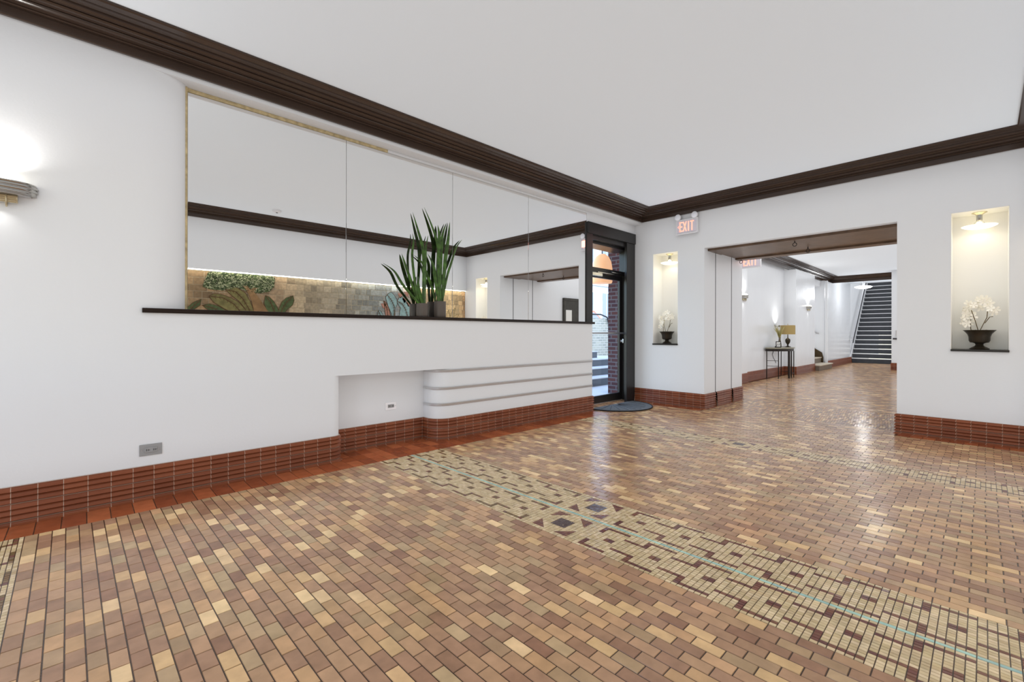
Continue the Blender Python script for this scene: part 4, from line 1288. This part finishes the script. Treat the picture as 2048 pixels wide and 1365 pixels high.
area('accent_beam', (13.62, HY + .09 - .10, 1.385), (math.radians(176), 0, 0), .03, .03, 3.2, (1, .99, .96), 'DISK', math.radians(120))

# ------------------------------------------------------------------ side stair
t = thing('side_steps', (17.2, 3.8, 0), 'two low taupe side steps entering the wall recess in the hall', 'steps')
s = MB().bbox(16.42, 18.08, 3.50, 4.5, 0.003, .15, .008); loc_(s, t).build('step', STEP, t)
s = MB().bbox(16.41, 18.09, 3.47, 4.5, .15, .185, .012); loc_(s, t).build('tread', STEPT, t)
for k in range(4):
    y0 = 3.80 + .26 * k; h0 = .185 + .18 * k
    s = MB().bbox(16.42, 18.06, y0, 4.54 if k < 3 else 4.55, h0, h0 + .15, .006)
    if y0 < 4.5: loc_(s, t).build('step', STEP, t)
    s = MB().bbox(16.42, 18.06, y0 - .02, 4.54, h0 + .15, h0 + .18, .006)
    if y0 < 4.5: loc_(s, t).build('tread', STEPT, t)
b = MB(); pz = [(3.74, .10), (3.74, .36), (3.78, .52), (4.54, 1.02), (4.54, .10)]
vs = [(18.062, y, z) for y, z in pz] + [(18.094, y, z) for y, z in pz]
b.add(vs, [(0, 1, 2, 3, 4)[::-1], (5, 6, 7, 8, 9)]); b.add(vs, [(i, i + 5, (i + 1) % 5 + 5, (i + 1) % 5) for i in range(5)])
fixn(loc_(b, t).build('stringer', STRING, t))
q = MB(); q.tube([(18.04, 4.50, 1.52), (18.04, 3.86, 1.16)], .020); q.cyl((18.04, 3.95, 1.20), (18.10, 3.95, 1.16), .015); q.cyl((18.04, 4.4, 1.455), (18.10, 4.4, 1.42), .015)
tag(q.build('grab_rail', CHROME), 'short sloping metal handrail on the wall above the side steps', 'handrail')

# ------------------------------------------------------------------ main staircase
t = thing('staircase', (22.4, 2.43, 0), 'long charcoal staircase with white nosings at the end of the hall', 'stairs')
rz, rt = .185, .205
for k in range(33):
    x = k * rt
    MB().box(x, x + rt + .02, 0, 1.26, k * rz + .002 * (k == 0), (k + 1) * rz - .012).build('step', TREAD, t)
for k in range(33):
    x = k * rt
    MB().bbox(x - .02, x + .03, 0, 1.26, (k + 1) * rz - .030, (k + 1) * rz - .004, .004).build('nosing', NOSE, t)
b = MB(); sl = rz / rt
vs = [(-.05, 1.262, 0), (.15, 1.262, 0), (6.7, 1.262, 6.55 * sl), (6.7, 1.262, 6.75 * sl + .22), (-.05, 1.262, .22)]
vs = vs + [(x, 1.30, z) for x, y, z in vs]
b.add(vs, [(0, 1, 2, 3, 4), (5, 6, 7, 8, 9)[::-1]]); b.add(vs, [(i, i + 5, (i + 1) % 5 + 5, (i + 1) % 5) for i in range(5)])
fixn(b.build('stringer', NOSE, t))
hr = thing('stair_handrail', (22.4, 3.62, 0), 'double steel handrail along the left side of the long staircase', 'handrail')
for dz, dy in ((0, 0), (.09, .03)):
    MB().tube([(-.25, -.03 + dy, .80 + dz), (-.15, -.03 + dy, .92 + dz), (6.6, -.03 + dy, .92 + dz + 6.75 * sl)], .020).build('rail', PIPE if dz == 0 else CHROME, hr)
for x in (.0, 1.5, 3.0):
    MB().cyl((x, -.03, .90 + (x + .15) * sl), (x, .08, .84 + (x + .15) * sl), .012).build('bracket', CHROME, hr)
t = thing('hall_pendant', (20.2, 2.98, ZC), 'glowing shallow bowl ceiling lamp in front of the long staircase', 'ceiling lamp')
MB().lathe([(0, 0), (.09, 0), (.08, -.03), (.035, -.05), (.03, -.26), (.06, -.295), (0, -.295)]).build('canopy', CHROME, t)
MB().lathe([(.0, -.29), (.15, -.30), (.25, -.325), (.255, -.34), (.20, -.375), (.10, -.395), (0, -.40)]).build('bowl', COOLB, t)
point('hall_pendant_bulb', (20.2, 2.98, 2.62), 14, (1, 1, 1), .12)
point('added_stairwell_lamp', (25.0, 3.0, 6.9), 22, (1, 1, 1), .15)  # unseen lamp added to light the stairwell from above
lt_ = thing('added_stairwell_light', (25.0, 3.0, 7.4), 'added unseen ceiling lamp high above the staircase', 'ceiling lamp')
MB().lathe([(0, 0), (.15, 0), (.14, -.05), (0, -.08)]).build('diffuser', DIFF, lt_)
# rail and plate on the wall beside the staircase
q = MB(); q.tube([(18.54, 1.99, 1.0), (18.54, .9, 1.0)], .025); q.cyl((18.54, 1.9, 1.0), (18.60, 1.9, 1.0), .015)
tag(q.build('wall_grab_rail', PIPE), 'dark horizontal grab rail on the wall right of the long staircase', 'handrail')
t = tag(MB().bbox(18.585, 18.60, 1.87, 1.93, 1.08, 1.26, .003).build('switch_plate', CHROME), 'small steel switch plate on the wall right of the staircase', 'switch')
